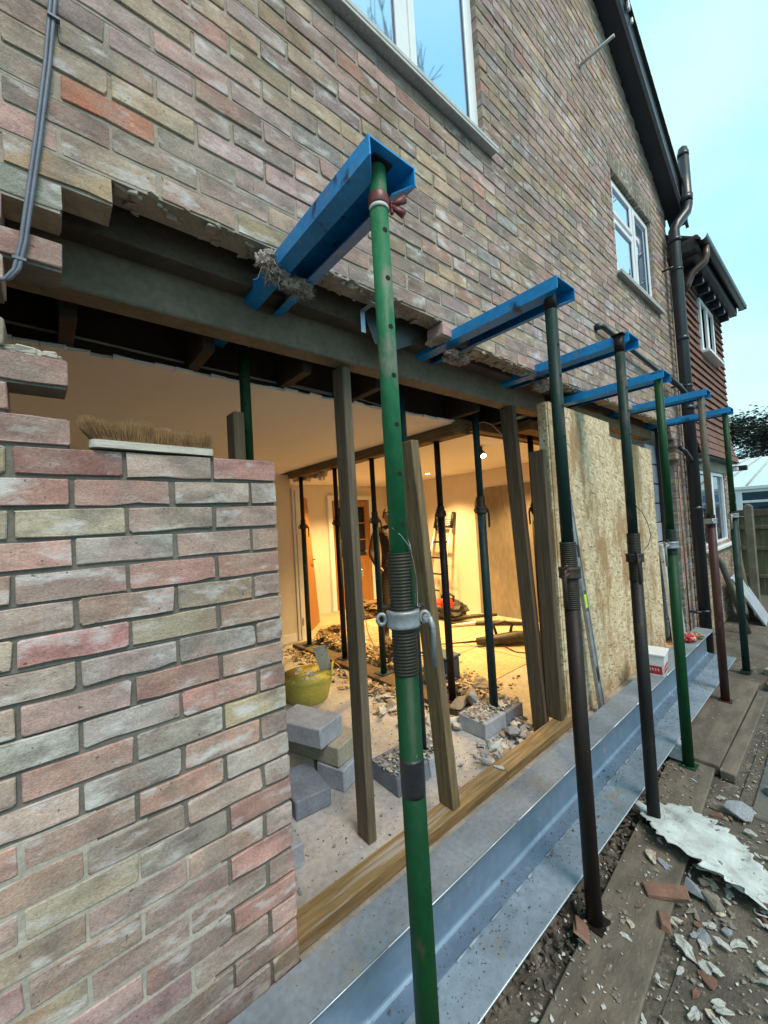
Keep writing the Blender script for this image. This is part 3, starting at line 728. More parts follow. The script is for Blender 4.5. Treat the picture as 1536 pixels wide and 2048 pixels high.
# ------------------------------------------------------------------ steel props
def prop(label, x, y, zb, zt, zc, inner, outer, group, thr=(.17, .14), collar='castd', thread='thread', hang=0, hole_dir=(-.16, -.985), n=20, holes=True, zhole=None, wire=False, name='steel_prop', plates=True, topmat=None, lean=(0, 0)):
    t = Th(name, label, 'prop', (x, y, zb), group)
    def L(z): k = (z-zb)/(zt-zb); return Vector((x+lean[0]*k, y+lean[1]*k, z))
    zo = zc+thr[0]; zl = zc-thr[1]
    mb = MB(); mb.tube([L(zb+.006), L(zl)], .0302, n); t.part(mb, 'outer_tube', M[outer])
    mb = MB(); prof = []; z = zl; k = 0                          # ridged thread
    pts = []; rs = []
    while z < zo:
        for dz, r in ((0, .0304), (.0018, .0326), (.0046, .0326), (.0064, .0304)):
            pts.append(L(min(z+dz, zo))); rs.append(r)
        z += .0082
    pts.append(L(zo)); rs.append(.0300)
    mb.tube(pts, rs, n, True, n > 14); t.part(mb, 'threaded_sleeve', M[thread])
    zs = zt-.10 if topmat else zt-.006
    mb = MB(); mb.tube([L(zo-.04), L(zs)], .0242, n); it = t.part(mb, 'inner_tube', M[inner])
    if topmat: mb = MB(); mb.tube([L(zs), L(zt-.006)], .0243, n); t.part(mb, 'inner_tube', M[topmat])
    hd = Vector((hole_dir[0], hole_dir[1], 0)).normalized()
    if holes:
        zz = zhole if zhole is not None else zt-.22
        while zz > zo+.015:
            c = L(zz)+hd*.0238; mb = MB(); m = frame_to(hd)
            vs = [c+m.to_3x3() @ Vector((.0068*math.cos(a), .0068*math.sin(a), -.003)) for a in [math.tau*i/12 for i in range(12)]]
            vs += [v+hd*.0036 for v in vs]
            vs = [v if i < 12 else v - hd*max(0, ((v-c).length-.004))*.0 for i, v in enumerate(vs)]
            mb.add(vs, [list(range(12, 24))] + [[i, (i+1) % 12, (i+1) % 12+12, i+12] for i in range(12)]); t.part(mb, 'pin_hole', M['hole'])
            zz -= .127
    # collar nut with two lugs and a hinged handle
    c = L(zc)
    mb = MB(); mb.tube([c+Vector((0, 0, z)) for z in (-.022, -.021, -.017, -.012, .012, .017, .022, .022)], [.036, .041, .0435, .0415, .0415, .0435, .042, .036], n); cn = t.part(mb, 'collar_nut', M[collar])
    ha = math.radians(hang); e = Vector((math.cos(ha), math.sin(ha), 0)); s = e.cross(Vector((0, 0, 1)))
    for sg in (-1, 1):
        mb = MB(); q = c+e*sg*.044
        ring = [q+e*sg*(.011+.0115*math.cos(a))+Vector((0, 0, .0135*math.sin(a))) for a in [math.tau*i/10 for i in range(11)]]
        mb.tube(ring, .0055, 6, False); t.part(mb, 'lug', M[collar], cn)
    mb = MB(); q = c+e*.056
    mb.tube([q+s*.014, q+s*-.012, q+e*.012+Vector((0, 0, -.006)), q+e*.019+Vector((0, 0, -.03)), q+e*.016+Vector((0, 0, -.13))], [.007, .008, .008, .0075, .007], 8); t.part(mb, 'handle', M[collar], cn)
    mb = MB(); d = Vector((e.y, -e.x, 0)); mb.tube([c+Vector((0, 0, .030))-e*.052, c+Vector((0, 0, .030))+e*.055], .0062, 8); t.part(mb, 'pin', M['castd'])
    if plates:
        mb = MB(); pw = .045 if y < 0 else .065; mb.box((x-pw, y-pw, zb), (x+pw, y+pw, zb+.006), .002); t.part(mb, 'base_plate', M[outer])
        p = L(zt); mb = MB(); mb.box((p.x-.031, p.y-.031, zt-.006), (p.x+.031, p.y+.031, zt), .002); t.part(mb, 'head_plate', M['rustb'])
    if wire:
        w0 = L(zo+.055)+Vector((-.015, -.019, 0)); mb = MB()
        P = [L(zo+.065)+Vector((-.0245, -.004, 0)), L(zo+.045)+Vector((-.012, -.0215, 0)), L(zo+.015)+Vector((.010, -.0275, 0)), L(zo-.02)+Vector((.018, -.030, 0)), L(zo-.07)+Vector((.030, -.026, 0)), L(zo-.12)+Vector((.032, -.024, 0)), L(zc+.03)+Vector((.024, -.030, 0)), L(zc+.028)+Vector((.030, -.036, 0))]
        mb.tube(P, .0014, 6)
        mb.tube([L(zo+.045)+Vector((.0245, -.004, 0)), L(zo+.02)+Vector((.016, -.0235, 0)), L(zo)+Vector((.012, -.033, 0))], .0012, 6); t.part(mb, 'wire', M['wire'])
    return t
G1 = 'props along the outside of the wall'
NB = NZ-.006                    # underside of the needle's top plate
p1 = prop('bright green prop nearest the camera, with a band of black tape', .640, -.49, GZ, NB, -.405, 'greenp', 'green', G1, (.168, .139), 'castg', hang=-38, n=32, zhole=.598, wire=True)
mb = MB(); mb.tube([(.640, -.49, -.846), (.640, -.49, -.835), (.640, -.49, -.76), (.640, -.49, -.752)], [.0306, .0312, .0312, .0306], 32); p1.part(mb, 'tape', M['tape'])
# long slot in the threaded sleeve where the green inner tube shows
mb = MB(); hd = Vector((.30, -.954, 0)); sx = Vector((.954, .30, 0)); c = Vector((.640, -.49, 0))+hd*.0322
for s, z0, z1, m, nm in ((.0058, -.372, -.272, 'green', 'slot'),):
    mb = MB(); mb.prism([c-sx*s+Vector((0, 0, z0)), c+sx*s+Vector((0, 0, z0)), c+sx*s+Vector((0, 0, z1-.006)), c+Vector((0, 0, z1)), c-sx*s+Vector((0, 0, z1-.006))], hd*.0012); p1.part(mb, nm, M[m])
# red clamp and white rag at the head of the nearest prop
t = Th('head_clamp', 'small red clamp with wing nut at the head of the nearest prop', 'clamp', (.64, -.49, .68))
mb = MB(); mb.tube([(.640, -.49, .672), (.640, -.49, .676), (.640, -.49, .700), (.640, -.49, .704)], [.0255, .0275, .0275, .0255], 20); t.part(mb, 'band', M['redm'])
mb = MB(); mb.tube([(.640, -.49, .661), (.640, -.49, .6715)], .0262, 20); t.part(mb, 'ring', M['whitep'])
mb = MB(); mb.box((.664, -.515, .655), (.672, -.505, .69), .002); mb.tube([(.668, -.512, .68), (.70, -.528, .70)], [.006, .011], 8); mb.tube([(.668, -.512, .675), (.692, -.53, .652)], [.006, .010], 8); t.part(mb, 'wing', M['redm'])
prop('dark rusty prop with a green-black upper tube, second from the camera', 1.572, -.49, GZ+.035, NB, -.405, 'greend', 'rust', G1, (.125, .145), 'castd', hang=190, n=24, zhole=.53, topmat='rust')
prop('brown prop with a looped wire at its collar, third from the camera', 2.315, -.49, GZ+.035, NB, -.42, 'greend', 'rustb', G1, (.13, .12), 'castd', hang=-150, n=22, zhole=.49, topmat='rust', lean=(.02, 0))
prop('green prop standing before the boards, fourth from the camera', 2.99, -.49, GZ+.035, .709, -.405, 'green', 'green', G1, (.10, .06), 'castg', thread='greend', hang=170, n=22, zhole=.46)
prop('prop with a grey-green top and worn red lower tube, fifth from the camera', 4.14, -.49, GZ+.06, NB, -.30, 'greyp', 'redp', G1, (.05, .05), 'castg', thread='rust', hang=20, n=20, zhole=.5)
prop('farthest outside prop, green above and dark green below', 5.13, -.49, GZ+.02, NB-.005, -.285, 'green', 'greend', G1, (.04, .05), 'castg', thread='rust', hang=175, n=20, holes=False)
t = Th('pin_wire', 'thin black wire looping from the collar of the third prop', 'wire', (2.32, -.52, -.3))
mb = MB(); mb.tube([(2.30, -.515, -.13), (2.325, -.523, -.16), (2.36, -.53, -.18), (2.40, -.54, -.24), (2.42, -.545, -.31), (2.40, -.535, -.36), (2.36, -.525, -.38)], .0018, 6); t.part(mb, 'wire', M['cabk'])
G2 = 'props under the inner ends of the needles'
prop('green prop rising behind the brick pier beside the brown board', .662, .52, FZ+.10, NB-.001, -.1, 'green', 'greend', G2, n=20, zhole=.545, hole_dir=(-.4, -.9))
prop('dark teal prop half hidden behind the nearest green prop', 1.648, .52, FZ+.11, NB-.001, .0, 'teal', 'teal', G2, (.1, .1), 'castg', n=18, holes=False, hang=0)
prop('teal speckled prop standing on the concrete blocks right of the leaning stud', 2.40, .52, FZ+.11, NB-.001, -.105, 'teal', 'teal', G2, (.10, .03), 'castd', n=20, hang=-10, zhole=.47)
prop('dark brown prop behind the boarding, rightmost inside', 3.17, .52, FZ+.05, .708, -.11, 'rustb', 'rustb', G2, (.06, .03), 'castd', n=18, hang=170, holes=False)
G3 = 'inner row of props under the ceiling beam'
prop('black prop of the inner row nearest the opening, in front of the ladder', 2.40, .915, FZ+.045, CZ-.086, -.11, 'rustb', 'rustb', G3, (.06, .03), n=18, hang=185, holes=False)
prop('black prop of the inner row just left of the nearest green prop', 2.40, 1.77, FZ+.045, CZ-.086, -.13, 'rustb', 'teal', G3, (.09, .03), n=16, holes=False)
prop('black prop of the inner row partly behind the grey upright stud', 2.40, 2.43, FZ+.045, CZ-.086, -.125, 'rustb', 'rustb', G3, (.07, .03), n=16, holes=False)
prop('dark green prop at the back of the inner row by the partition', 2.40, 3.20, FZ+.045, CZ-.086, -.145, 'rustb', 'greend', G3, (.09, .03), n=16, holes=False)
t = Th('base_timber', 'brown timber plate on the floor under the inner row of props', 'timber', (2.3, .8, FZ))
mb = MB(); mb.box((2.27, .70, FZ), (2.46, 3.40, FZ+.044), .004, jit=.003); t.part(mb, 'timber', M['woodd'])

# ------------------------------------------------------------------ timber studs and sole plate
def stick(name, label, a, b, wx, wy, mat, tw=0, cat='timber', grp=None):
    a = Vector(a); b = Vector(b); d = b-a; t = Th(name, label, cat, a, grp)
    m = Matrix.Translation(a) @ frame_to(d, (0, 1, 0)) @ rotz(tw)
    mb = MB(); mb.box((-wx/2, -wy/2, 0), (wx/2, wy/2, d.length), .003, M=m); t.part(mb, 'timber', M[mat]); return t
GS = 'upright timber studs in the opening'
stick('timber_stud', 'grey upright stud standing on the floor below the lintel, left of the green prop', (1.075, .335, FZ), (1.075, .335, .614), .047, .09, 'woodg', 0, grp=GS)
stick('timber_stud', 'stud leaning to the left on the yellow sole plate', (1.385, .078, -1.519), (1.285, .11, .225), .05, .092, 'wood', 0, grp=GS)
stick('timber_stud', 'tall dark stud right of the teal prop, reaching the lintel', (2.475, .20, -1.649), (2.478, .295, .614), .05, .10, 'woodd', 0, grp=GS)
stick('timber_stud', 'short-topped brown stud beside the edge of the boarding', (2.50, .105, -1.519), (2.50, .105, .27), .045, .10, 'woodd', 0, grp=GS)
stick('timber_stud', 'end of a brown board standing behind the brick pier', (.565, .40, FZ), (.565, .40, .335), .045, .085, 'woodd', 0, grp=GS)
t = Th('sole_plate', 'yellow timber sole plate lying along the cut brickwork', 'timber', (.55, .05, -1.5))
mb = MB(); mb.box((.545, .022, -1.5735), (1.79, .122, -1.52), .005, jit=.002); t.part(mb, 'timber', M['woodx'])
mb = MB(); mb.box((1.793, .024, -1.5735), (2.62, .124, -1.52), .005, jit=.002); t.part(mb, 'timber', M['woodx'])

# ------------------------------------------------------------------ galvanised steel beam on the ground
t = Th('steel_beam', 'long galvanised steel beam with a wide bottom plate lying along the wall', 'steel beam', (0, -.2, -1.72))
XA, XB = -.9, 5.06; yw, zt, zb = -.203, -1.425, -1.681
prof = [(-.0735, 0), (.0735, 0), (.0735, -.011), (.012, -.012)]
pr = []
def add(y, z): pr.append((y, z))
add(-.0735, zt); add(.0735, zt); add(.0735, zt-.0105)
for i in range(5): a = math.pi/2*i/4; add(.0035+.010-.010*math.sin(a), zt-.0105-.010+.010*math.cos(a))
for i in range(5): a = math.pi/2*i/4; add(.0035+.010-.010*math.cos(a), zb+.0105+.010-.010*math.sin(a))
add(.0735, zb+.0105); add(.0735, zb); add(-.0735, zb); add(-.0735, zb+.0105)
for i in range(6): a = math.pi/2*i/5; add(-.0035-.018+.018*math.sin(a), zb+.0105+.018-.018*math.cos(a))
for i in range(5): a = math.pi/2*i/4; add(-.0035-.010+.010*math.cos(a), zt-.0105-.010+.010*math.sin(a))
add(-.0735, zt-.0105)
mb = MB(); n = len(pr); mb.add([(XA, yw+y, z) for y, z in pr]+[(XB, yw+y, z) for y, z in pr], [[i, i+n, (i+1) % n+n, (i+1) % n] for i in range(n)], False)
mb.f.append(list(range(n))); mb.sm.append(False); mb.f.append(list(range(2*n-1, n-1, -1))); mb.sm.append(False)
o = t.part(mb, 'beam', M['galv'])
bm = bmesh.new(); bm.from_mesh(o.data); bmesh.ops.recalc_face_normals(bm, faces=bm.faces); bm.to_mesh(o.data); bm.free()
mb = MB(); mb.box((XA, -.428, zb-.0125), (XB+.03, -.13, zb-.0005), .002); t.part(mb, 'bottom_plate', M['galvd'])
mb = MB(); mb.box((XA, yw-.070, zt+.0003), (XB-.01, yw+.072, zt+.0012), .0003); t.part(mb, 'dust_film', pm('dusty_flange', (.235, .265, .305), (.165, .19, .225), 5, .75, metal=.25, bs=60, bst=.15, spots=[((.21, .20, .18), 8, .56, .72), ((.08, .07, .06), 60, .66, .70)]))
mb = MB()                                                         # highlight on the top flange arris, painted as pale zinc strips
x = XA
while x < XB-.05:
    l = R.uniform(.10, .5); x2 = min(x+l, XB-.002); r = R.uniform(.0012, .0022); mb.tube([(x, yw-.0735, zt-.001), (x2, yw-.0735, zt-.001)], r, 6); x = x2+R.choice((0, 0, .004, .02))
t.part(mb, 'edge_highlight', M['edge'], kind='stuff')
mb = MB(); mb.tube([(XA, -.4285, zb-.003), (XB+.028, -.4285, zb-.003)], .0016, 6); t.part(mb, 'edge_highlight', M['edge'])  # painted highlight along the outer edge of the bottom plate
mb = MB()                                                         # intermittent weld along the flange edge
for i in range(42):
    x = -.7+i*.137+R.uniform(-.05, .05); mb.tube([(x, yw-.077, zb+.002), (x+R.uniform(.01, .09), yw-.077, zb+.002)], R.uniform(.003, .0055), 6)
t.part(mb, 'weld', M['galvd'])
mb = MB()                                                         # crumbs of mortar and mud on the plate
for i in range(1500):
    x = R.uniform(.4, 5.0); y = -.28-abs(R.gauss(0, .07)) if R.random() < .6 else -.205-R.uniform(.01, .07)
    if y < -.42: continue
    s = R.uniform(.0008, .0028)*(2.2 if R.random() < .06 else 1); z = zb if y < -.277 else zb+.0105
    mb.box((x-s, y-s*.7, z-.001), (x+s, y+s*.7, z+s*.9), .001, jit=s*.4)
for i in range(500):
    x = R.uniform(.4, 5.0); y = yw+R.uniform(-.07, .07); s = R.uniform(.0006, .002)
    mb.box((x-s, y-s, zt), (x+s, y+s, zt+s*1.1), .0008, jit=s*.4)
t.part(mb, 'crumbs', M['mud'], kind='stuff')
for x, lab in ((2.98, 'grey concrete block under the steel beam by the green prop'), (.2, None), (4.75, None)):
    if lab is None: continue
    b = MB(); b.box((x, -.47, GZ+.05), (x+.12, -.26, zb-.014), .008, jit=.005); tag(b.build('concrete_block', M['block']), lab, 'block')
mb = MB(); mb.box((-.2, -.40, GZ-.02), (-.1, -.14, zb-.014), .006); mb.box((1.2, -.34, GZ-.02), (1.3, -.14, zb-.014), .006); mb.box((4.7, -.36, GZ-.02), (4.8, -.14, zb-.014), .006)
tag(mb.build('bearer', M['woodd']), 'short timber bearers hidden under the steel beam', 'timber')

# ------------------------------------------------------------------ OSB boarding
def osb():
    m, nt, b = mk('osb_board'); g = coords(nt, 'P')
    L = nt.links.new
    vo = []
    acc = None
    for i, (st, rot) in enumerate((((44, 44, 10), .5), ((40, 40, 10), -.7), ((48, 48, 13), 1.35), ((12, 12, 40), .1))):
        mp = nt.nodes.new('ShaderNodeMapping'); mp.inputs['Rotation'].default_value = (0, rot, 0); L(g, mp.inputs[0])
        m2 = nt.nodes.new('ShaderNodeMapping'); m2.inputs['Scale'].default_value = st; L(mp.outputs[0], m2.inputs[0])
        v = nt.nodes.new('ShaderNodeTexVoronoi'); v.inputs['Scale'].default_value = 1.6; L(m2.outputs[0], v.inputs['Vector'])
        vo.append(v)
    c0 = ramp(nt, sep(nt, vo[0].outputs['Color'], 0), [(0, (.34, .235, .125)), (.5, (.56, .435, .27)), (1, (.72, .60, .42))])
    c1 = ramp(nt, sep(nt, vo[1].outputs['Color'], 1), [(0, (.46, .345, .21)), (.6, (.60, .47, .30)), (1, (.72, .61, .43))])
    c2 = ramp(nt, sep(nt, vo[2].outputs['Color'], 2), [(0, (.26, .17, .085)), (.35, (.55, .42, .255)), (1, (.74, .62, .44))])
    c = mixc(nt, ramp(nt, sep(nt, vo[1].outputs['Color'], 0), [(.45, (0,)*3), (.5, (1,)*3)]), c0, c1)
    c = mixc(nt, ramp(nt, sep(nt, vo[2].outputs['Color'], 1), [(.6, (0,)*3), (.64, (1,)*3)]), c, c2)
    # brown damp stain with a shape of its own
    mp = nt.nodes.new('ShaderNodeMapping'); mp.inputs['Scale'].default_value = (2.2, 1, .75); L(g, mp.inputs[0])
    st = ramp(nt, nz(nt, mp.outputs[0], 2.0, 7, .66), [(.49, (0,)*3), (.60, (.8,)*3)])
    c = mixc(nt, st, c, (.30, .165, .055))
    c = mixc(nt, ramp(nt, nz(nt, g, 9, 6, .7), [(.66, (0,)*3), (.72, (.8,)*3)]), c, (.09, .055, .03))
    L(c, b.inputs['Base Color']); b.inputs['Roughness'].default_value = .7
    bump(nt, b, sep(nt, vo[0].outputs['Color'], 1), .35, .003)
    return m
def sep(nt, s, i):
    n = nt.nodes.new('ShaderNodeSeparateColor'); nt.links.new(s, n.inputs[0]); return n.outputs[i]
M['osb'] = osb()
def sheet(label, x0, x1, z0, zl, zr, y):
    t = Th('strand_board', label, 'board', (x0, y, z0), 'strand boards closing the right of the opening')
    mb = MB(); mb.prism([(x0, y, z0), (x1, y, z0), (x1, y, zr), (x0+.004, y, zl)], (0, .018, 0)); t.part(mb, 'board', M['osb']); return t
s1 = sheet('tall strand board sheet with a brown stain, left of the two', 2.565, 3.62, -1.572, .605, .585, .045)
mb = MB(); mb.box((2.545, .048, -1.555), (2.5635, .112, .60), .002); s1.part(mb, 'edge_strip', M['osb'])
sheet('lower strand board sheet, right of the two', 3.625, 4.70, -1.572, .47, .43, .048)
# spirit level leaning on the boarding
t = Th('spirit_level', 'long silver spirit level with a green vial leaning on the strand board', 'spirit level', (2.87, .0, -1.56))
a = Vector((2.885, -.035, -1.56)); b = Vector((2.745, .035, -.02)); m = Matrix.Translation(a) @ frame_to(b-a, (0, 1, 0))
LN = (b-a).length
mb = MB()
for p, q in (((-.03, -.012, 0), (-.022, .012, LN)), ((.022, -.012, 0), (.03, .012, LN)), ((-.022, -.006, 0), (.022, .006, LN*.12)), ((-.022, -.006, LN*.20), (.022, .006, LN*.45)), ((-.022, -.006, LN*.55), (.022, .006, LN*.70)), ((-.022, -.006, LN*.76), (.022, .006, LN))): mb.box(p, q, .001, M=m)
t.part(mb, 'bar', M['castg'])
M['vial'] = pm('green_vial', (.45, .75, .05), (.4, .7, .05), 5, .2, bst=0)
mb = MB(); mb.box((-.02, -.010, LN*.47), (.02, .010, LN*.53), .003, M=m); t.part(mb, 'vial', M['vial'])
for k in (.16, .73):
    mb = MB(); mb.box((-.02, -.007, LN*(k-.025)), (.02, .007, LN*(k+.025)), .003, M=m); t.part(mb, 'grip', M['cabk'])
# white sheet leaning at the jamb
t = Th('white_board', 'white insulation board leaning at the far end of the strand boards', 'board', (4.85, .0, -1.6))
mb = MB(); mb.prism([(4.78, -.02, -1.56), (5.16, -.02, -1.56), (5.12, .03, -.55), (4.76, .03, -.55)], (0, .03, 0)); t.part(mb, 'board', M['whitep'])
# tub and packet on the steel beam
t = Th('plastic_tub', 'white plastic tub with a red label on top of the steel beam', 'tub', (3.55, -.20, zt))
X0 = 3.50; mb = MB(); m = T(X0, -.205, zt+.001) @ rotz(.12)
def frus(mb, m, a, b, h0, h1, hgt):
    vs = [m @ Vector(p) for p in ((-a, -b, 0), (a, -b, 0), (a, b, 0), (-a, b, 0), (-h0, -h1, hgt), (h0, -h1, hgt), (h0, h1, hgt), (-h0, h1, hgt))]
    mb.add(vs, [[3, 2, 1, 0], [4, 5, 6, 7], [0, 1, 5, 4], [1, 2, 6, 5], [2, 3, 7, 6], [3, 0, 4, 7]])
M['tubw'] = pm('tub_plastic', (.66, .68, .70), (.60, .62, .64), 9, .4, bst=0)
frus(mb, m, .085, .058, .098, .068, .155); t.part(mb, 'tub', M['tubw'])
mb = MB(); mb.box((-.104, -.074, .150), (.104, .074, .166), .004, M=m); t.part(mb, 'rim', M['tubw'])
M['lab'] = pm('red_label', (.42, .015, .03), (.36, .012, .025), 9, .5, bst=0)
ang = math.atan2(.010, .155)
def on_face(mb, x0, x1, z0, z1, th=.0015, side=0):
    if side == 0:                                     # front face (-Y), sloping outwards
        P = [(x0, -.058-.010*z0/.155, z0), (x1, -.058-.010*z0/.155, z0), (x1, -.058-.010*z1/.155, z1), (x0, -.058-.010*z1/.155, z1)]
        o = m.to_3x3() @ Vector((0, -th, 0))
    else:                                             # end face (-X)
        P = [(-.085-.013*z0/.155, x0, z0), (-.085-.013*z0/.155, x1, z0), (-.085-.013*z1/.155, x1, z1), (-.085-.013*z1/.155, x0, z1)]
        o = m.to_3x3() @ Vector((-th, 0, 0))
    mb.prism([m @ Vector(p) for p in P], o)
mb = MB(); on_face(mb, -.07, .07, .012, .075); on_face(mb, -.05, .05, .012, .075, side=1); t.part(mb, 'label', M['lab'])
mb = MB()
for x in (-.04, -.026, -.012, .006, .02, .034):
    on_face(mb, x, x+.004, .040, .058, .0024); on_face(mb, x+.0045, x+.008, .040, .044, .0024)
for y in (-.03, -.012, .006, .022):
    on_face(mb, y, y+.004, .036, .056, .0024, 1); on_face(mb, y+.0045, y+.009, .050, .055, .0024, 1)
t.part(mb, 'lettering', M['tubw'])
t = Th('red_packet', 'crumpled red and yellow packet on the far end of the steel beam', 'packet', (4.5, -.2, zt))
def blob(mb, c, s, seed, sub=2, amp=.35, fr=2.5):
    bm = bmesh.new(); bmesh.ops.create_icosphere(bm, subdivisions=sub, radius=1)
    vs = []
    for v in bm.verts:
        k = 1+amp*noise.noise(v.co*fr+Vector((seed*3.1, seed*1.7, seed*5.3)))
        vs.append(Vector(c)+Vector((v.co.x*s[0]*k, v.co.y*s[1]*k, v.co.z*s[2]*k)))
    fs = [[v.index for v in f.verts] for f in bm.faces]; bm.free(); mb.add(vs, fs, False)
mb = MB(); blob(mb, (4.50, -.20, zt+.035), (.10, .055, .036), 3, 3, .5); t.part(mb, 'bag', pm('red_foil', (.45, .02, .03), (.35, .02, .03), 9, .35, spots=[((.55, .5, .35), 14, .55, .6)]))
mb = MB(); blob(mb, (4.62, -.225, zt+.028), (.06, .05, .028), 5, 3, .6); t.part(mb, 'tools', pm('yellow_tool', (.35, .30, .12), (.06, .06, .05), 40, .5, bst=.3))

# ------------------------------------------------------------------ broom head on the pier
def broom():
    t = Th('broom_head', 'broom head with brown bristles lying upturned on top of the brick pier', 'broom', (.19, .02, .075))
    A = Vector((.038, .012, .079)); B = Vector((.348, .022, .076)); d = (B-A).normalized(); s = Vector((-d.y, d.x, 0))
    mb = MB(); n = 12; hw = .026; top = []
    for i in range(n+1): a = math.pi/2+math.pi*i/n; top.append(A+d*(hw*.7+hw*.7*math.cos(a))+s*hw*math.sin(a))
    for i in range(n+1): a = -math.pi/2+math.pi*i/n; top.append(B+d*(-hw*.5+hw*.5*math.cos(a))+s*hw*math.sin(a))
    mb.prism(top, (0, 0, .02)); t.part(mb, 'head', pm('pale_worn_wood', (.55, .51, .45), (.40, .37, .32), 12, .8, bs=60, bst=.3, stretch=(1, 6, 6)))
    mb = MB(); LN = (B-A).length
    for i in range(5200):
        u = R.random(); v = R.uniform(-1, 1); p = A+d*(.012+u*(LN-.024))+s*v*.019; p.z = A.z+(B.z-A.z)*u+.016
        k = 1.0 - .25*u + .18*noise.noise((u*9, v*.7, 0)) ; L = .066*k*R.uniform(.8, 1.1)
        lean = d*((u-.5)*.012 - .030*max(0, .28-u)/.28 + R.uniform(-.006, .006)) + s*(v*.012+R.uniform(-.005, .005))
        q = p+lean+Vector((0, 0, L)); w = R.uniform(.00035, .0007); e = Vector((R.uniform(-1, 1), R.uniform(-1, 1), 0)).normalized()*w; e2 = Vector((-e.y, e.x, 0))
        mid = (p+q)/2+lean*.12
        mb.add([p+e, p-e, p+e2, mid+e, mid-e, mid+e2, q], [[0, 1, 4, 3], [1, 2, 5, 4], [2, 0, 3, 5], [3, 4, 6], [4, 5, 6], [5, 3, 6]])
    t.part(mb, 'bristles', pm('bristle', (.34, .20, .09), (.20, .11, .05), 40, .7, bst=0, kind='O'), kind='stuff')
broom()

# ------------------------------------------------------------------ mineral wool round the needles
def wool(label, c, s, seed, mat='wool', nf=260, group=None):
    t = Th('mineral_wool', label, 'insulation', c, group); c = Vector(c); rr = random.Random(seed)
    mb = MB()
    for i in range(5):
        o = Vector((rr.uniform(-.7, .7)*s[0], rr.uniform(-.5, .5)*s[1], rr.uniform(-.6, .6)*s[2]))
        blob(mb, c+o, (s[0]*.5, s[1]*.6, s[2]*.5), seed+i, 3, .9, 2.4)
    t.part(mb, 'wad', M[mat])
    mb = MB()
    for i in range(nf):
        d = Vector((rr.gauss(0, 1), rr.gauss(0, 1), rr.gauss(0, 1))).normalized(); p = c+Vector((d.x*s[0], d.y*s[1], d.z*s[2]))*rr.uniform(.5, 1.0)
        q = p+Vector((rr.gauss(0, .4), rr.gauss(0, .4), rr.gauss(-.2, .4)))*s[2]*.5; q2 = q+Vector((rr.gauss(0, .4), rr.gauss(0, .4), rr.gauss(-.3, .4)))*s[2]*.4
        mb.tube([p, q, q2], [s[2]*.035, s[2]*.025, s[2]*.008], 4, False)
    t.part(mb, 'fibres', M[mat], kind='stuff')
wool('tuft of grey mineral wool stuffed round the nearest needle at the wall', (.57, -.012, .745), (.055, .03, .055), 11)
wool('hanging strands of mineral wool under the nearest needle', (.66, -.005, .705), (.07, .03, .035), 21)
wool('wad of mineral wool under the second needle', (1.62, .05, .695), (.085, .05, .035), 31, nf=160)
wool('wad of mineral wool with a white end under the third needle', (2.45, .03, .685), (.07, .05, .04), 41, nf=120)

# ------------------------------------------------------------------ cables under the ceiling void
t = Th('ceiling_cable', 'pair of pale cables strung along the dark ceiling void', 'cable', (.2, .6, .62))
for dz, dy in ((0, 0), (.018, .02)):
    mb = MB(); mb.tube([(-.5, .69+dy, .66+dz), (.1, .69+dy, .645+dz), (.55, .688+dy, .625+dz*1.4), (.9, .688+dy, .620+dz), (1.25, .688, .612+dz*.4)], .006, 6); t.part(mb, 'cable', M['cabw'])
t = Th('ceiling_cable', 'single white cable sagging between the joists right of the grey stud', 'cable', (1.6, .68, .6))
mb = MB(); mb.tube([(1.35, .69, .63), (1.7, .688, .60), (2.1, .688, .59), (2.5, .685, .575), (2.62, .60, .60), (2.66, .55, .57), (2.68, .5, .50), (2.71, .47, .43), (2.75, .46, .41)], .005, 6); t.part(mb, 'cable', M['cabw'])
t = Th('socket_cable', 'thin cable with a white socket box hanging from the ceiling beam', 'cable', (2.40, 2.2, .4))
mb = MB(); mb.tube([(2.40, 2.10, CZ-.08), (2.41, 2.10, .1), (2.405, 2.10, -.3), (2.43, 2.10, -.5), (2.42, 2.1, -.62)], .005, 6); mb.tube([(2.43, 2.1, -.70), (2.44, 2.1, -1.0), (2.5, 2.12, -1.3), (2.62, 2.15, -1.52), (2.75, 2.2, -1.63)], .005, 6); t.part(mb, 'cable', M['cabw'])
mb = MB(); mb.box((2.405, 2.08, -.70), (2.455, 2.12, -.62), .004); t.part(mb, 'socket_box', M['upvc'])

# ------------------------------------------------------------------ concrete blocks inside
def cblock(label, p, u, size, mat, group=None):
    p = Vector(p); a = math.atan2(u[1], u[0]); m = Matrix.Translation(p) @ rotz(a)
    t = MB(); t.box((0, 0, 0), size, .006, M=None, jit=.004); t.v = [tuple(rotz(a) @ Vector(v)) for v in t.v]
    o = t.build('concrete_block', M[mat]); o.location = p; tag(o, label, 'block', group); return o
GB = 'concrete blocks on the room floor'
u = (.94, .34)
A = Vector((1.19, .675, FZ)); ux = Vector((.94, .34, 0)); uy = Vector((-.34, .94, 0))
cblock('striped grey block at the near end of the stack base', A+ux*-.01, u, (.215, .20, .125), 'block', GB)
cblock('smooth brown-grey block at the far end of the stack base', A+uy*.24, u, (.215, .20, .125), 'blocky', GB)
cblock('long buff block in the middle of the stack', A+uy*.03+ux*-.012+Vector((0, 0, .127)), (.955, .30), (.215, .44, .115), 'blocky', GB)
cblock('blue-grey block on top of the stack below the yellow tub', A+uy*.10+ux*-.075+Vector((0, 0, .244)), (.93, .36), (.215, .35, .115), 'block', GB)
cblock('dark grey block lying in front of the stack by the brick pier', (.875, .665, FZ), (.97, -.10), (.20, .30, .10), 'blockd', GB)
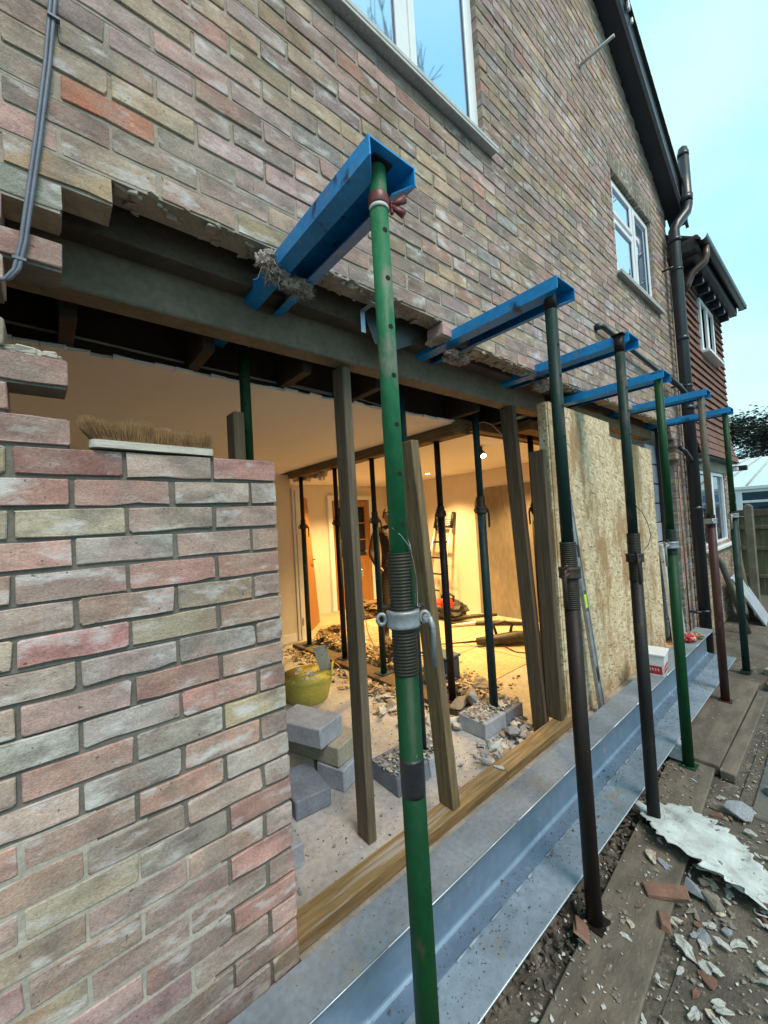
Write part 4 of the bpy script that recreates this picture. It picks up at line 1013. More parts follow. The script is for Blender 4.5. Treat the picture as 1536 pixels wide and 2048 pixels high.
cblock('pale block at the foot of the brick pier', (.585, .415, FZ), (1, -.03), (.20, .24, .10), 'block', GB)
cblock('dark grey block pad under the teal prop, left half', (1.36, .425, FZ), (1, -.03), (.24, .25, .108), 'blockd', GB)
cblock('grey block pad behind the nearest green prop, right half', (1.606, .418, FZ), (1, -.03), (.22, .25, .108), 'block', GB)
cblock('grey block pad under the speckled prop, left half', (2.15, .415, FZ), (1, 0.0), (.24, .24, .108), 'block', GB)
cblock('grey block pad under the speckled prop, right half', (2.396, .417, FZ), (1, 0.0), (.215, .24, .108), 'blockd', GB)

# ------------------------------------------------------------------ yellow rubble tub
def tub():
    c = Vector((1.66, 1.93, FZ)); t = Th('rubble_tub', 'yellow flexible tub filled with plaster rubble', 'tub', c)
    m = pm('yellow_rubber', (.52, .50, .10), (.42, .41, .08), 5, .55, bst=.1, spots=[((.30, .27, .15), 6, .6, .7)])
    mb = MB(); mb.lathe(c, [(.17, 0), (.175, .006), (.205, .11), (.225, .195), (.231, .205), (.227, .21), (.219, .20), (.20, .11), (.17, .03), (.001, .02)], 32); t.part(mb, 'tub', m)
    for a0 in (2.5, -.6):
        mb = MB(); P = []
        for i in range(9):
            a = a0+(i/8-.5)*.75; P.append(c+Vector((.226*math.cos(a), .226*math.sin(a), 0.203+.085*math.sin(math.pi*i/8))))
        mb.tube(P, .011, 8); t.part(mb, 'handle', m)
    mb = MB()
    for i in range(120):
        a = R.uniform(0, math.tau); r = .19*math.sqrt(R.random()); s = R.uniform(.012, .04); p = c+Vector((r*math.cos(a), r*math.sin(a), .160+R.uniform(0, .05)-r*.1))
        mm = Matrix.Translation(p) @ Matrix.Rotation(R.uniform(-1, 1), 4, 'X') @ Matrix.Rotation(R.uniform(0, 6), 4, 'Z')
        mb.box((-s, -s*.7, -s*.3), (s, s*.7, s*.3), .003, M=mm, jit=s*.3)
    t.part(mb, 'rubble', M['stonep'], kind='stuff')
    t2 = Th('plaster_offcut', 'pale blue-white board offcut standing in the yellow tub', 'offcut', c+Vector((.16, -.05, .25)))
    mm = T(1.84, 1.90, FZ+.20) @ rotz(-.5) @ Matrix.Rotation(-.22, 4, 'Y') @ Matrix.Rotation(.15, 4, 'X')
    mb = MB(); mb.box((-.055, -.006, -.05), (.055, .006, .24), .002, M=mm, jit=.004); t2.part(mb, 'board', M['whitep'])
tub()

# ------------------------------------------------------------------ rubble
ROCK = []
def rocks():
    for k in range(14):
        bm = bmesh.new(); rr = random.Random(100+k)
        f = (rr.uniform(.75, 1.2), rr.uniform(.5, .8), rr.uniform(.28, .55))
        for i in range(16):
            v = Vector((rr.gauss(0, 1), rr.gauss(0, 1), rr.gauss(0, 1))).normalized()*rr.uniform(.75, 1)
            bm.verts.new((v.x*f[0], v.y*f[1], v.z*f[2]))
        r = bmesh.ops.convex_hull(bm, input=bm.verts)
        for v in [v for v in bm.verts if not v.link_faces]: bm.verts.remove(v)
        bmesh.ops.bevel(bm, geom=bm.edges[:], offset=.035, segments=1, affect='EDGES')
        bmesh.ops.triangulate(bm, faces=bm.faces[:])
        for v in bm.verts: v.co += v.co.normalized()*.05*noise.noise(v.co*3+Vector((k, 0, 0)))
        bmesh.ops.recalc_face_normals(bm, faces=bm.faces)
        bm.normal_update()
        me = bpy.data.meshes.new('rubble_shape'); bm.to_mesh(me); bm.free(); ROCK.append(me)
rocks()
def flake_mesh(k):
    rr = random.Random(300+k); n = rr.randint(9, 14); el = rr.uniform(.35, .75); P = []
    for i in range(n):
        a = math.tau*(i+rr.uniform(-.35, .35))/n; r = rr.uniform(.45, 1.05); P.append(Vector((r*math.cos(a), r*el*math.sin(a), 0)))
    th = rr.uniform(.05, .13); bx = rr.uniform(-.18, .18); by = rr.uniform(-.2, .2)
    f = lambda p, u, z: Vector((p.x*u, p.y*u, z+bx*p.x*p.x+by*p.y+.10*noise.noise((p.x*2, p.y*2, k))))
    vs = [f(p, 1, 0) for p in P]+[f(p, .93, th) for p in P]+[f(p, .5, th*rr.uniform(.9, 1.5)) for p in P]+[Vector((0, 0, th*1.2)), Vector((0, 0, -.01))]
    fs = [[i, (i+1) % n, (i+1) % n+n, i+n] for i in range(n)]+[[i+n, (i+1) % n+n, (i+1) % n+2*n, i+2*n] for i in range(n)]+[[i+2*n, (i+1) % n+2*n, 3*n] for i in range(n)]+[[(i+1) % n, i, 3*n+1] for i in range(n)]
    me = bpy.data.meshes.new('flake_shape'); me.from_pydata([tuple(v) for v in vs], [], fs); me.update(); return me
FLAKE = [flake_mesh(k) for k in range(18)]
MESHM = {}
def shard(name, label, cat, group, p, s, mat, flat=False, tilt=.35, rz=None, k=None):
    base = R.choice(FLAKE if flat else ROCK) if k is None else (FLAKE if flat else ROCK)[k]
    key = (base.name, mat)
    if key not in MESHM:
        me = base.copy(); me.materials.append(M[mat]); MESHM[key] = me
    o = bpy.data.objects.new(name, MESHM[key]); col_link(o); o.location = p
    o.rotation_euler = (R.uniform(-tilt, tilt), R.uniform(-tilt, tilt), R.uniform(0, 6.28) if rz is None else rz); o.scale = (s, s, s)
    tag(o, label, cat, group); return o
# hand-placed larger pieces outside
BZ = GZ+.0
shard('stone_fragment', 'blue-grey stone chunk beside the white torn sheet, on the mud', 'stone', None, (2.72, -.765, BZ+.03), .105, 'stoneg', rz=-.3, k=0)
shard('stone_fragment', 'grey stone lying alone on the paving at the right edge', 'stone', None, (3.02, -.865, BZ+.03), .06, 'stoneg', rz=.6, k=3)
shard('stone_fragment', 'dark stone with white streaks below the torn sheet', 'stone', None, (2.03, -.715, BZ+.02), .055, 'stoneg', rz=1.2, k=5)
shard('stone_fragment', 'rounded buff stone below the torn sheet, beside the dark one', 'stone', None, (2.02, -.775, BZ+.02), .06, 'stone', rz=.9, k=7)
shard('stone_fragment', 'brown stone at the right edge against the torn sheet', 'stone', None, (2.12, -.965, BZ+.04), .075, 'stoneb', rz=.9, k=2)
shard('plaster_fragment', 'white plaster scrap on the board below the third prop', 'plaster', None, (2.06, -.545, BZ+.05), .055, 'cream', True, .2, rz=.3, k=2)
def broken_brick(label, p, r, sz):
    mb = MB(); mb.box((-sz[0]/2, -sz[1]/2, 0), (sz[0]/2, sz[1]/2, sz[2]), .004, jit=.007); o = mb.build('broken_brick', M['stoneb']); o.location = p; o.rotation_euler = r; tag(o, label, 'brick')
broken_brick('reddish broken brick slip on the edge of the muddy board', (1.90, -.648, BZ+.032), (.06, -.1, -1.05), (.155, .055, .03))
broken_brick('thin red tile piece at the foot of the second prop', (1.475, -.475, BZ+.055), (.5, .35, .5), (.12, .05, .012))
broken_brick('small brown brick piece below the broken slip', (1.76, -.67, BZ+.02), (.3, .2, .4), (.085, .04, .03))
def torn_sheet():
    n, m = 44, 20; mb = MB(); top = []
    A = Vector((2.47, -.47, 0)); du = Vector((-.33, -.47, 0)); dv = Vector((.18, -.155, 0))
    for i in range(n+1):
        for j in range(m+1):
            a = i/n; b = j/m
            e = .14*noise.noise((a*5, 9, 0))+.12*noise.noise((a*17, 2+3*(b > .5), 1))+.07*noise.noise((a*45, 2+3*(b > .5), 4))
            bb = (b-.55)*(1+e*2)*(.55+.9*math.sin(math.pi*min(1, .15+a*.8)))
            aa = a+(.10*noise.noise((b*6, 3, 3))+.06*noise.noise((b*19, 3, 8)))*abs(2*a-1)**2
            w = 1.05
            p = A+du*aa+dv*(bb*w)+Vector((0, 0, GZ+.042+.018*math.sin(a*4.2)+.05*(1-b)**3*(.4+a)+.022*noise.noise((a*5, b*4, 7))+.007*noise.noise((a*17, b*13, 2))))
            if abs(b-.5) < .04: p.z -= .012
            top.append(p)
    k = m+1; fs = []
    for i in range(n):
        for j in range(m): fs.append([i*k+j, i*k+j+1, (i+1)*k+j+1, (i+1)*k+j])
    N = len(top); vs = top+[p-Vector((0, 0, .0018)) for p in top]; f2 = [[x+N for x in f[::-1]] for f in fs]
    rim = [i*k for i in range(n+1)]+[n*k+j for j in range(1, k)]+[i*k+m for i in range(n-1, -1, -1)]+[j for j in range(m-1, 0, -1)]
    f3 = [[rim[i], rim[(i+1) % len(rim)], rim[(i+1) % len(rim)]+N, rim[i]+N] for i in range(len(rim))]
    mb.add(vs, fs+f2+f3, True)
    o = mb.build('torn_sheet', M['whitep']); tag(o, 'large torn white plasterboard paper sheet on the rubble by the third prop', 'paper sheet')
    bm = bmesh.new(); bm.from_mesh(o.data); bmesh.ops.recalc_face_normals(bm, faces=bm.faces); bm.to_mesh(o.data); bm.free()
torn_sheet()
# scattered pieces that nothing tells apart
def onboard(x, y): return y > -.66+.05*(x-1) and y < -.38 and x < 3.25
for i in range(125):
    x = 1.35+2.2*R.random()**1.4; y = -.42-.62*R.random()
    if R.random() < .55: x = R.gauss(2.05, .28); y = R.gauss(-.78, .10)
    if abs(y+.49) < .06 and min(abs(x-1.57), abs(x-2.31), abs(x-2.99)) < .07: continue
    s = R.uniform(.014, .042); mt = R.choice(['stone', 'stone', 'stoneg', 'stoneb', 'stonep', 'stonep', 'cream'])
    flat = mt in ('stonep', 'cream') or R.random() < .4; z = GZ+.004+(.035 if onboard(x, y) else 0)
    nm = {'stone': 'buff', 'stoneg': 'grey', 'stoneb': 'brown', 'stonep': 'white plaster', 'cream': 'cream plaster'}[mt]
    shard('rubble_fragment', nm+' rubble fragment scattered on the mud outside the steel beam', 'rubble', nm+' fragments on the mud', (x, y, z), s, mt, flat)
for i in range(44):
    x = 1.5+1.2*R.random(); y = -.70-.42*R.random()
    shard('plaster_fragment', 'white plaster flake scattered on the ground at the lower right', 'plaster', 'white flakes at the lower right', (x, y, GZ+.02), R.uniform(.015, .06), 'stonep', True)
def scatter(name, n, fx, mat, smin, smax, flat=.5):
    mb = MB()
    for i in range(n):
        x, y, z = fx(); s = R.uniform(smin, smax)*(R.random()*.7+.4)
        mm = T(x, y, z) @ rotz(R.uniform(0, 6.3)) @ Matrix.Rotation(R.gauss(0, .35), 4, 'X') @ Matrix.Rotation(R.gauss(0, .35), 4, 'Y')
        vs = [(-1, -.6, 0), (.3, -.9, .1), (1, .1, 0), (.1, .8, .05), (-.2, 0, flat), (0, 0, -flat*.6)]
        vs = [mm @ Vector((v[0]*s+R.uniform(-.3, .3)*s, v[1]*s*.8, v[2]*s)) for v in vs]
        mb.add(vs, [[0, 1, 4], [1, 2, 4], [2, 3, 4], [3, 0, 4], [1, 0, 5], [2, 1, 5], [3, 2, 5], [0, 3, 5]])
    return mb
def out():
    while True:
        x = 1.0+3.2*R.random()**1.3; y = -.40-.75*R.random()
        return x, y, GZ+.004+(.036 if onboard(x, y) else 0)
def deb(name, label, n, fx, mat, a, b, flat=.5):
    o = scatter(name, n, fx, mat, a, b, flat).build(name, M[mat]); o['kind'] = 'stuff'; o['label'] = label; o['category'] = 'rubble'
deb('fine_rubble', 'fine brown rubble strewn over the mud outside', 1300, out, 'stone', .003, .013)
deb('fine_rubble', 'small white plaster crumbs strewn over the mud outside', 700, out, 'stonep', .003, .012, .3)
deb('fine_rubble', 'dark rubble in the gap under the steel beam', 700, lambda: (R.uniform(.8, 4.6), R.uniform(-.47, -.34), GZ+R.uniform(0, .03)), 'mud', .008, .03)
# inside
def row():
    y = .75+2.6*R.random()**1.1; x = 2.52+abs(R.gauss(0, .22)); 
    if R.random() < .25: x = 2.24-abs(R.gauss(0, .10))
    h = .13*math.exp(-((x-2.58)/.25)**2)*(.4+.6*math.sin(min(1, (y-.6)/1.0)*1.57))
    return x, y, FZ+.006+R.random()*h
deb('wood_debris', 'heap of splintered wood and plaster chips along the inner props', 1300, row, 'chip', .012, .05, .25)
deb('wood_debris', 'cream plaster chips in the heap along the inner props', 1000, row, 'cream', .012, .05, .25)
deb('wood_debris', 'grey dust and rubble in the heap along the inner props', 900, row, 'stoneg', .01, .035)
def pads():
    c = R.choice(((1.36, 1.82), (2.15, 2.61), (2.0, 2.6))); on = c[0] != 2.0
    x = R.uniform(*c); y = R.uniform(.44, .64) if on else R.uniform(.13, .40)
    return x, y, FZ+(.112 if on else .008)+R.random()*.012
deb('block_rubble', 'plaster rubble strewn over the block pads', 620, pads, 'stone', .006, .022)
deb('block_rubble', 'white plaster rubble strewn over the block pads', 420, pads, 'stonep', .006, .024, .3)
def fl_():
    x = .6+1.9*R.random(); y = .13+1.5*R.random()**1.6; return x, y, FZ+.002
deb('floor_crumbs', 'white crumbs sprinkled on the concrete floor', 900, fl_, 'stonep', .002, .008)
deb('floor_crumbs', 'dark crumbs sprinkled on the concrete floor', 700, fl_, 'mud', .002, .009)
shard('slate_piece', 'pointed blue-grey slab piece standing by the speckled prop', 'slab piece', None, (2.42, .72, FZ+.10), .12, 'stoneg', False, .2, rz=1.1, k=4).rotation_euler = (1.2, .2, .9)
shard('rubble_fragment', 'flat brown-grey slab behind the block pads', 'rubble', None, (2.36, .80, FZ+.07), .12, 'stone', False, .3, rz=.2, k=6)
mb = MB(); mb.tube([(-.09, 0, 0), (-.08, 0, 0), (.05, 0, .004), (.10, 0, .0), (.12, 0, 0)], [.008, .026, .024, .012, .009], 12); o = mb.build('white_bottle', M['whitep']); o.location = (2.16, .70, FZ+.035); o.rotation_euler = (0, 0, -.5)
tag(o, 'white plastic cartridge lying in the rubble by the block pads', 'cartridge')
for i in range(34):
    x, y, z = row(); 
    shard('plasterboard_piece', 'broken plasterboard piece in the heap along the inner props', 'plasterboard', 'plasterboard pieces along the inner props', (x, y, z+.03), R.uniform(.04, .10), R.choice(['cream', 'stonep', 'cream', 'chip']), True, .8)
for i in range(22):
    x, y, z = pads()
    shard('plaster_chunk', 'plaster chunk lying near the block pads on the room floor', 'plaster', 'plaster chunks near the block pads', (x, y, z+.008), R.uniform(.02, .06), R.choice(['stonep', 'stonep', 'stoneg']), R.random() < .5)
shard('plasterboard_piece', 'white plasterboard sliver leaning on the floor plate by the green prop', 'plasterboard', None, (1.90, 1.20, FZ+.04), .08, 'whitep', True, .2, rz=.8, k=1).rotation_euler = (.9, .1, .6)
shard('plaster_chunk', 'white plaster scrap resting on the sole plate', 'plaster', None, (1.78, .065, -1.515), .045, 'stonep', True, .1, k=3)
shard('plaster_chunk', 'white crumbled plaster lump on the floor by the sole plate', 'plaster', None, (1.90, .17, FZ+.16), .06, 'stonep', False, .1, k=1)
shard('stone_fragment', 'grey rubble lump on the floor right of the block pads', 'stone', None, (2.30, .30, FZ+.05), .09, 'stoneg', False, .2, k=8)
for i, (x, y) in enumerate(((.86, .21), (.93, .40), (.70, .30))):
    shard('pebble', ['dark pebble on the floor between stud and pier', 'dark pebble beside the foot of the grey stud', 'dark pebble by the pale block at the pier'][i], 'stone', None, (x, y, FZ+.008), .016, 'stoneg')

for i in range(80):
    x = R.choice((R.uniform(1.75, 2.5), R.uniform(2.05, 2.62), R.uniform(1.9, 2.3))); y = R.uniform(.15, .40) if R.random() < .45 else R.uniform(.66, 1.5)
    shard('block_chunk', 'broken block or plaster chunk on the room floor around the block pads', 'rubble', 'broken chunks around the block pads', (x, y, FZ+.012), R.uniform(.02, .085), R.choice(['stonep', 'stonep', 'stoneg', 'stoneg', 'stone', 'cream']), R.random() < .4, .6)

# ------------------------------------------------------------------ boards on the ground
t = Th('scaffold_board', 'muddy scaffold board along the foot of the props', 'board', (2.0, -.5, GZ))
a = math.atan2(.13, 2.2); mb = MB(); mb.box((0, -.225, 0), (2.35, 0, .036), .005, M=T(.95, -.505, GZ-.002) @ rotz(a), jit=.003); t.part(mb, 'board', M['board'])
t = Th('scaffold_board', 'thick timber board under the far props', 'board', (3.1, -.5, GZ))
mb = MB(); mb.box((3.07, -.625, GZ), (4.75, -.375, GZ+.058), .005, jit=.004); t.part(mb, 'board', M['board'])
t = Th('edge_timber', 'narrow timber lying beside the thick board under the far props', 'timber', (3.1, -.67, GZ))
mb = MB(); mb.box((3.05, -.705, GZ-.01), (4.6, -.632, GZ+.045), .005, jit=.004); t.part(mb, 'timber', M['board'])

# ------------------------------------------------------------------ tile-hung house beyond
TH = Th('tile_hung_house', 'red tile-hung house with dark eaves beyond the soil pipe', 'house', (5.9, 0, GZ))
HX0, HX1 = 5.80, 8.22
mb = MB(); rr = random.Random(5)
for k in range(34):                                   # brick ground floor, modelled courses
    z = GZ+k*.075
    if z > .40: break
    x = HX0-.11*(k % 2)
    while x < HX1:
        a = max(x+.005, HX0); b = min(x+.22, HX1); x += .225
        if b-a < .04: continue
        if b > 6.46 and a < 8.0 and z > -.76: 
            if a < 6.46: b = 6.46
            elif b > 8.0: a = 8.0
            else: continue
        mb.box((a, -.002+rr.uniform(-.002, .002), z+.005), (b, .1, z+.07), .004, col=(*tuple(c*rr.uniform(.85, 1.15) for c in rr.choice([(.30, .20, .14), (.32, .24, .17), (.27, .19, .15)])), rr.random()))
TH.part(mb, 'brickwork', M['brickf'], kind='stuff')
mb = MB(); mb.box((HX0, .008, GZ), (6.46, .2, .5), .002); mb.box((6.46, .008, GZ), (8.0, .2, -.76), .002); mb.box((8.0, .008, GZ), (HX1-.004, 4, .5), .002); mb.box((HX0, .009, .32), (8.0, .2, .5), .002); mb.box((HX0, .011, .5), (HX1-.004, 4, 2.8), .002); TH.part(mb, 'wall', M['mort_buff'])
M['render'] = pm('weathered_render', (.36, .33, .27), (.27, .245, .20), 4, .9)
mb = MB(); mb.box((6.0, -.012, .30), (HX1-.01, .006, .455), .003); TH.part(mb, 'fascia_band', M['render'])
M['htile'] = pm('hanging_tile', (.205, .09, .063), (.14, .064, .048), 9, .85, bs=60, bst=.4, spots=[((.10, .06, .05), 7, .58, .68)])
UW = (6.78, 7.62, 1.92, 2.66)                          # upper window
nrow = 23
for k in range(nrow):
    z = .46+k*.1; mbs = [MB(), MB()]; x = HX0+.07-(.0825 if k % 2 else 0)
    fl = .07*max(0, 1-k/4.)**1.6                       # bell-cast at the foot
    while x < HX1+.03:
        a = max(x+.002, HX0+.05); b = min(x+.163, HX1+.03); x += .165
        if b-a < .02: continue
        zt_ = z+.115
        if b > UW[0]-.02 and a < UW[1]+.02 and z+.05 > UW[2]-.05 and z < UW[3]+.05: 
            continue
        y0 = -.088-fl+rr.uniform(-.003, .003); y1 = -.062-fl*.8
        mb = mbs[1 if a > UW[1] and UW[2]-.1 < z < UW[3]+.05 else 0]
        mb.add([(a, y0, z), (b, y0, z), (b, y1, zt_), (a, y1, zt_), (a, y0+.016, z), (b, y0+.016, z), (b, y1+.012, zt_), (a, y1+.012, zt_)], [[0, 1, 2, 3], [1, 0, 4, 5], [0, 3, 7, 4], [2, 1, 5, 6], [3, 2, 6, 7], [5, 4, 7, 6]])
    for mb in mbs:
        if mb.v: TH.part(mb, 'tile_course', M['htile'])
    if k % 1 == 0:                                     # return of the course round the corner
        mb = MB(); y0 = HX1+.03+fl; mb.add([(HX1+.032, -.088-fl, z), (HX1+.032+fl, -.088-fl, z), (HX1+.03+fl, 4, z), (HX1+.0, 4, z+.115), (HX1+.0, -.062, z+.115)], [[1, 2, 3, 4], [0, 1, 4]]); TH.part(mb, 'tile_return', M['htile'])
mb = MB(); mb.box((HX0+.05, -.13, .445), (HX1+.06, 0.0, .458), .002); mb.box((HX0+.05, -.055, .47), (HX1-.005, .01, 2.8), .002); TH.part(mb, 'batten', M['soffit'])
def fwin(w, y, lab, mull=True):
    x0, x1, z0, z1 = w; mb = MB(); f = .06
    for a, b in (((x0, y, z0), (x0+f, y+.06, z1)), ((x1-f, y, z0), (x1, y+.06, z1)), ((x0+f, y, z0), (x1-f, y+.06, z0+f)), ((x0+f, y, z1-f), (x1-f, y+.06, z1))): mb.box(a, b, .004)
    c = (x0+x1)/2
    if mull: mb.box((c-.05, y+.001, z0+f), (c+.05, y+.059, z1-f), .004)
    p = TH.part(mb, 'window', M['upvc'], label=lab)
    for a, b in (((x0+f, c-.05), (c+.05, x1-f)) if mull else ((x0+f, x1-f),)):
        mb = MB(); mb.box((a, y+.03, z0+f), (b, y+.04, z1-f), .001); TH.part(mb, 'pane', M['pane2'], p)
    mb = MB(); mb.box((x0-.06, y-.08, z0-.04), (x1+.06, y+.03, z0-.004), .004); TH.part(mb, 'sill', M['upvc'], p)
M['pane2'] = glass('far_window_glass', (.10, .16, .25))
fwin(UW, -.085, 'upper window of the tile-hung house')
fwin((6.46, 8.0, -.75, .31), .015, 'lower window of the tile-hung house')
mb = MB(); mb.box((HX0, -.27, 2.76), (HX1+.06, .02, 2.79), .003); TH.part(mb, 'eaves_soffit', M['soffit'])
for i in range(7):
    mb = MB(); x = HX0+.25+i*.33; mb.box((x, -.20, 2.66), (x+.045, -.09, 2.757), .003); TH.part(mb, 'rafter_foot', M['soffit']); mb = MB(); mb.box((x+.005, -.207, 2.67), (x+.04, -.2005, 2.71), .002); TH.part(mb, 'rafter_cap', M['upvc'])
mb = MB(); mb.prism([(HX0-.1, -.32, 2.86), (HX0-.1, -.32, 2.89), (HX0-.1, 2.5, 4.75), (HX0-.1, 2.5, 4.72)], (HX1-HX0+.16, 0, 0)); TH.part(mb, 'roof', M['rooftile'])
mb = MB(); mb.box((HX0-.02, -.275, 2.79), (HX1+.06, -.255, 2.9), .003); TH.part(mb, 'fascia', M['soffit'])
mb = MB(); gut(mb, (HX0-.12, -.335, 2.885), (HX1+.10, -.335, 2.885), .055); mb.box((HX1+.085, -.385, 2.835), (HX1+.103, -.285, 2.885), .008); TH.part(mb, 'gutter', M['black'])
mb = MB(); mb.tube([(5.86, -.335, 2.83), (5.86, -.335, 2.72), (5.85, -.32, 2.66), (5.82, -.25, 2.60), (5.81, -.20, 2.56), (5.80, -.16, 2.46), (5.79, -.12, 2.38)], .036, 12); TH.part(mb, 'gutter_swan_neck', pm('brown_pipe', (.10, .055, .045), (.07, .04, .035), 6, .35, bst=0))
mb = MB(); mb.box((5.70, -.30, 2.78), (5.98, .05, 2.95), .02, jit=.02); TH.part(mb, 'verge_tiles', M['rooftile'])
t = Th('security_light', 'small black floodlight on the corner of the tile-hung house', 'lamp', (8.22, -.1, .36))
mb = MB(); mb.box((8.2, -.14, .34), (8.26, -.02, .40), .006); t.part(mb, 'bracket', M['upvc'])
mb = MB(); mb.box((8.26, -.24, .34), (8.34, -.05, .42), .01); t.part(mb, 'floodlight', M['black'])

# ------------------------------------------------------------------ fence, posts, leaning slabs
M['fence'] = pm('weathered_fence', (.13, .105, .065), (.075, .06, .042), 5, .9, bs=50, bst=.5, stretch=(1, 6, .5), spots=[((.15, .155, .06), 2.5, .48, .62)])
FX = 9.7
t = Th('garden_fence', 'weathered brown and green close-boarded fence behind the props', 'fence', (FX, -.3, GZ))
for i in range(30):
    y = .55-i*.145
    mb = MB(); mb.box((FX+rr.uniform(-.006, .006), y-.14, GZ), (FX+.022, y, -.42+rr.uniform(-.01, .01)), .003, jit=.003); t.part(mb, 'board', M['fence'])
for z in (-.62, -1.0, -1.5):
    mb = MB(); mb.box((FX-.05, -3.9, z-.03), (FX-.008, .6, z+.03), .004); t.part(mb, 'rail', M['fence'])
mb = MB(); mb.box((FX-.04, -3.9, -.418), (FX+.05, .6, -.30), .004); t.part(mb, 'capping', M['woodd'])
t = Th('concrete_post', 'grey concrete fence post beside the farthest prop', 'post', (8.75, -.14, GZ))
mb = MB(); mb.box((8.70, -.205, GZ), (8.80, -.09, -.22), .012); mb.v = mb.v; t.part(mb, 'post', M['concrete'])
mb = MB(); mb.lathe((8.75, -.148, -.22), [(.05, 0), (.035, .02), (.001, .03)], 4); t.part(mb, 'cap', M['concrete'])
t = Th('leaning_slab', 'flat grey slab leaning at the far corner of the houses', 'slab', (7.3, -.25, GZ))
mb = MB(); mb.prism([(7.25, -.42, GZ), (7.95, -.38, GZ), (7.85, -.10, GZ+.62), (7.15, -.13, GZ+.62)], (.0, .03, .012)); t.part(mb, 'slab', M['block'])
t = Th('leaning_pipe', 'length of grey pipe leaning on the far wall', 'pipe', (6.6, -.2, GZ))
mb = MB(); mb.tube([(6.75, -.30, GZ), (6.7, -.10, -.95), (6.66, -.06, -.87), (6.5, -.05, -.86)], .035, 12); t.part(mb, 'pipe', M['greyp'])
t = Th('leaning_pole', 'dark pole leaning against the corner of the tile-hung house', 'pole', (8.1, -.1, GZ))
mb = MB(); mb.tube([(7.6, -.24, GZ), (8.15, -.03, -.55)], .03, 10); t.part(mb, 'pole', M['woodg'])
t = Th('far_rubble', 'few broken bricks lying beyond the farthest prop', 'bricks', (5.2, -.7, GZ))
for i in range(7):
    mb = MB(); mb.box((-.1, -.05, 0), (.1, .05, .06), .005, M=T(4.75+rr.random()*.7, -.66-rr.random()*.28, GZ) @ rotz(rr.uniform(-.6, .6)), jit=.005); t.part(mb, 'brick', M['stone'])
# ------------------------------------------------------------------ conservatory
t = Th('conservatory', 'white conservatory with a pale hipped roof beyond the fence', 'conservatory', (15, 1.0, GZ))
cx0, cx1, cy0, cy1 = 13.2, 16.5, -2.6, 2.2
M['polyc'] = pm('polycarbonate', (.62, .72, .70), (.56, .66, .65), 3, .3, bst=0)
ap = Vector((14.9, .75, 1.05)); ev = .24
C4 = [Vector((cx0, cy0, ev)), Vector((cx0, cy1, ev)), Vector((cx1, cy1, ev)), Vector((cx1, cy0, ev))]
ap2 = Vector((14.9, -1.2, 1.05))
mb = MB(); mb.add(C4+[ap2, ap], [[0, 4, 5, 1], [1, 5, 2], [2, 5, 4, 3], [3, 4, 0]]); t.part(mb, 'roof', M['polyc'])
for i in range(9):
    k = i/8; mb = MB(); a = C4[0].lerp(C4[1], k); b = ap2.lerp(ap, k); mb.tube([a+Vector((0, 0, .015)), b+Vector((0, 0, .015))], .022, 6); t.part(mb, 'glazing_bar', M['sill'])
mb = MB(); mb.box((cx0-.05, cy0, ev-.09), (cx0+.05, cy1, ev), .01); t.part(mb, 'gutter', M['upvc'])
for i in range(6):
    y = cy1-.08-i*.78; mb = MB(); mb.box((cx0-.02, y-.06, GZ), (cx0+.05, y+.06, ev-.09), .006); t.part(mb, 'post', M['upvc'])
    if i < 5:
        for za, zb_ in ((-.18, -.12), (.08, ev-.09), (-1.0, -.9)): mb = MB(); mb.box((cx0-.01, y-.72, za), (cx0+.04, y-.06, zb_), .005); t.part(mb, 'transom', M['upvc'])
        mb = MB(); mb.box((cx0+.01, y-.72, -.12), (cx0+.02, y-.06, .08), .001); t.part(mb, 'pane', M['pane2'])
        mb = MB(); mb.box((cx0+.01, y-.72, -.9), (cx0+.02, y-.06, -.18), .001); t.part(mb, 'pane', M['pane2'])
# ------------------------------------------------------------------ trees
M['leaf'] = pm('dark_leaf', (.022, .034, .022), (.012, .018, .014), 3, .8, bst=0)
M['bark'] = pm('bark', (.06, .045, .035), (.035, .028, .022), 8, .95)
def tree(label, c, h, r, seed, nl, leaf=True, name='dark_tree'):
    rr = random.Random(seed); c = Vector(c); t = Th(name, label, 'tree', c)
    mb = MB(); mb.tube([c, c+Vector((.05, 0, h*.4)), c+Vector((0, .1, h*.9))], [.22, .16, .03], 8)
    ends = []
    for i in range(26):
        a = rr.uniform(0, 6.28); z = h*rr.uniform(.15, .9); l = r*rr.uniform(.5, 1)*(1.1-.6*z/h); p = c+Vector((0, 0, z)); q = p+Vector((math.cos(a)*l, math.sin(a)*l, rr.uniform(.1, .6)*l*.6))
        mb.tube([p, (p+q)/2+Vector((0, 0, .1)), q], [.05, .035, .01], 5); ends.append((p, q))
    t.part(mb, 'trunk', M['bark'])
    mb = MB()
    for i in range(nl):
        p, q = rr.choice(ends); k = rr.uniform(.3, 1.1); o = p.lerp(q, k)+Vector((rr.gauss(0, .32), rr.gauss(0, .32), rr.gauss(0, .28)))
        s = rr.uniform(.05, .12); m = T(*o) @ Matrix.Rotation(rr.uniform(0, 6), 4, 'Z') @ Matrix.Rotation(rr.uniform(-1, 1), 4, 'X')
        mb.add([m @ Vector(v) for v in ((-s, 0, 0), (0, -s*.45, .2*s), (s, 0, 0), (0, s*.45, .2*s))], [[0, 1, 2, 3]])
    t.part(mb, 'crown', M['leaf'], kind='stuff')
tree('dark leafy tree behind the conservatory, nearest the tile-hung house', (24, 2.6, GZ), 5.6, 2.4, 3, 9000)
tree('dark leafy tree behind the conservatory at the right edge', (26, .2, GZ), 6.2, 2.6, 8, 9000)
tree('tall dark tree filling the gap behind the conservatory roof', (29, 1.6, GZ), 6.0, 3.0, 12, 8000)
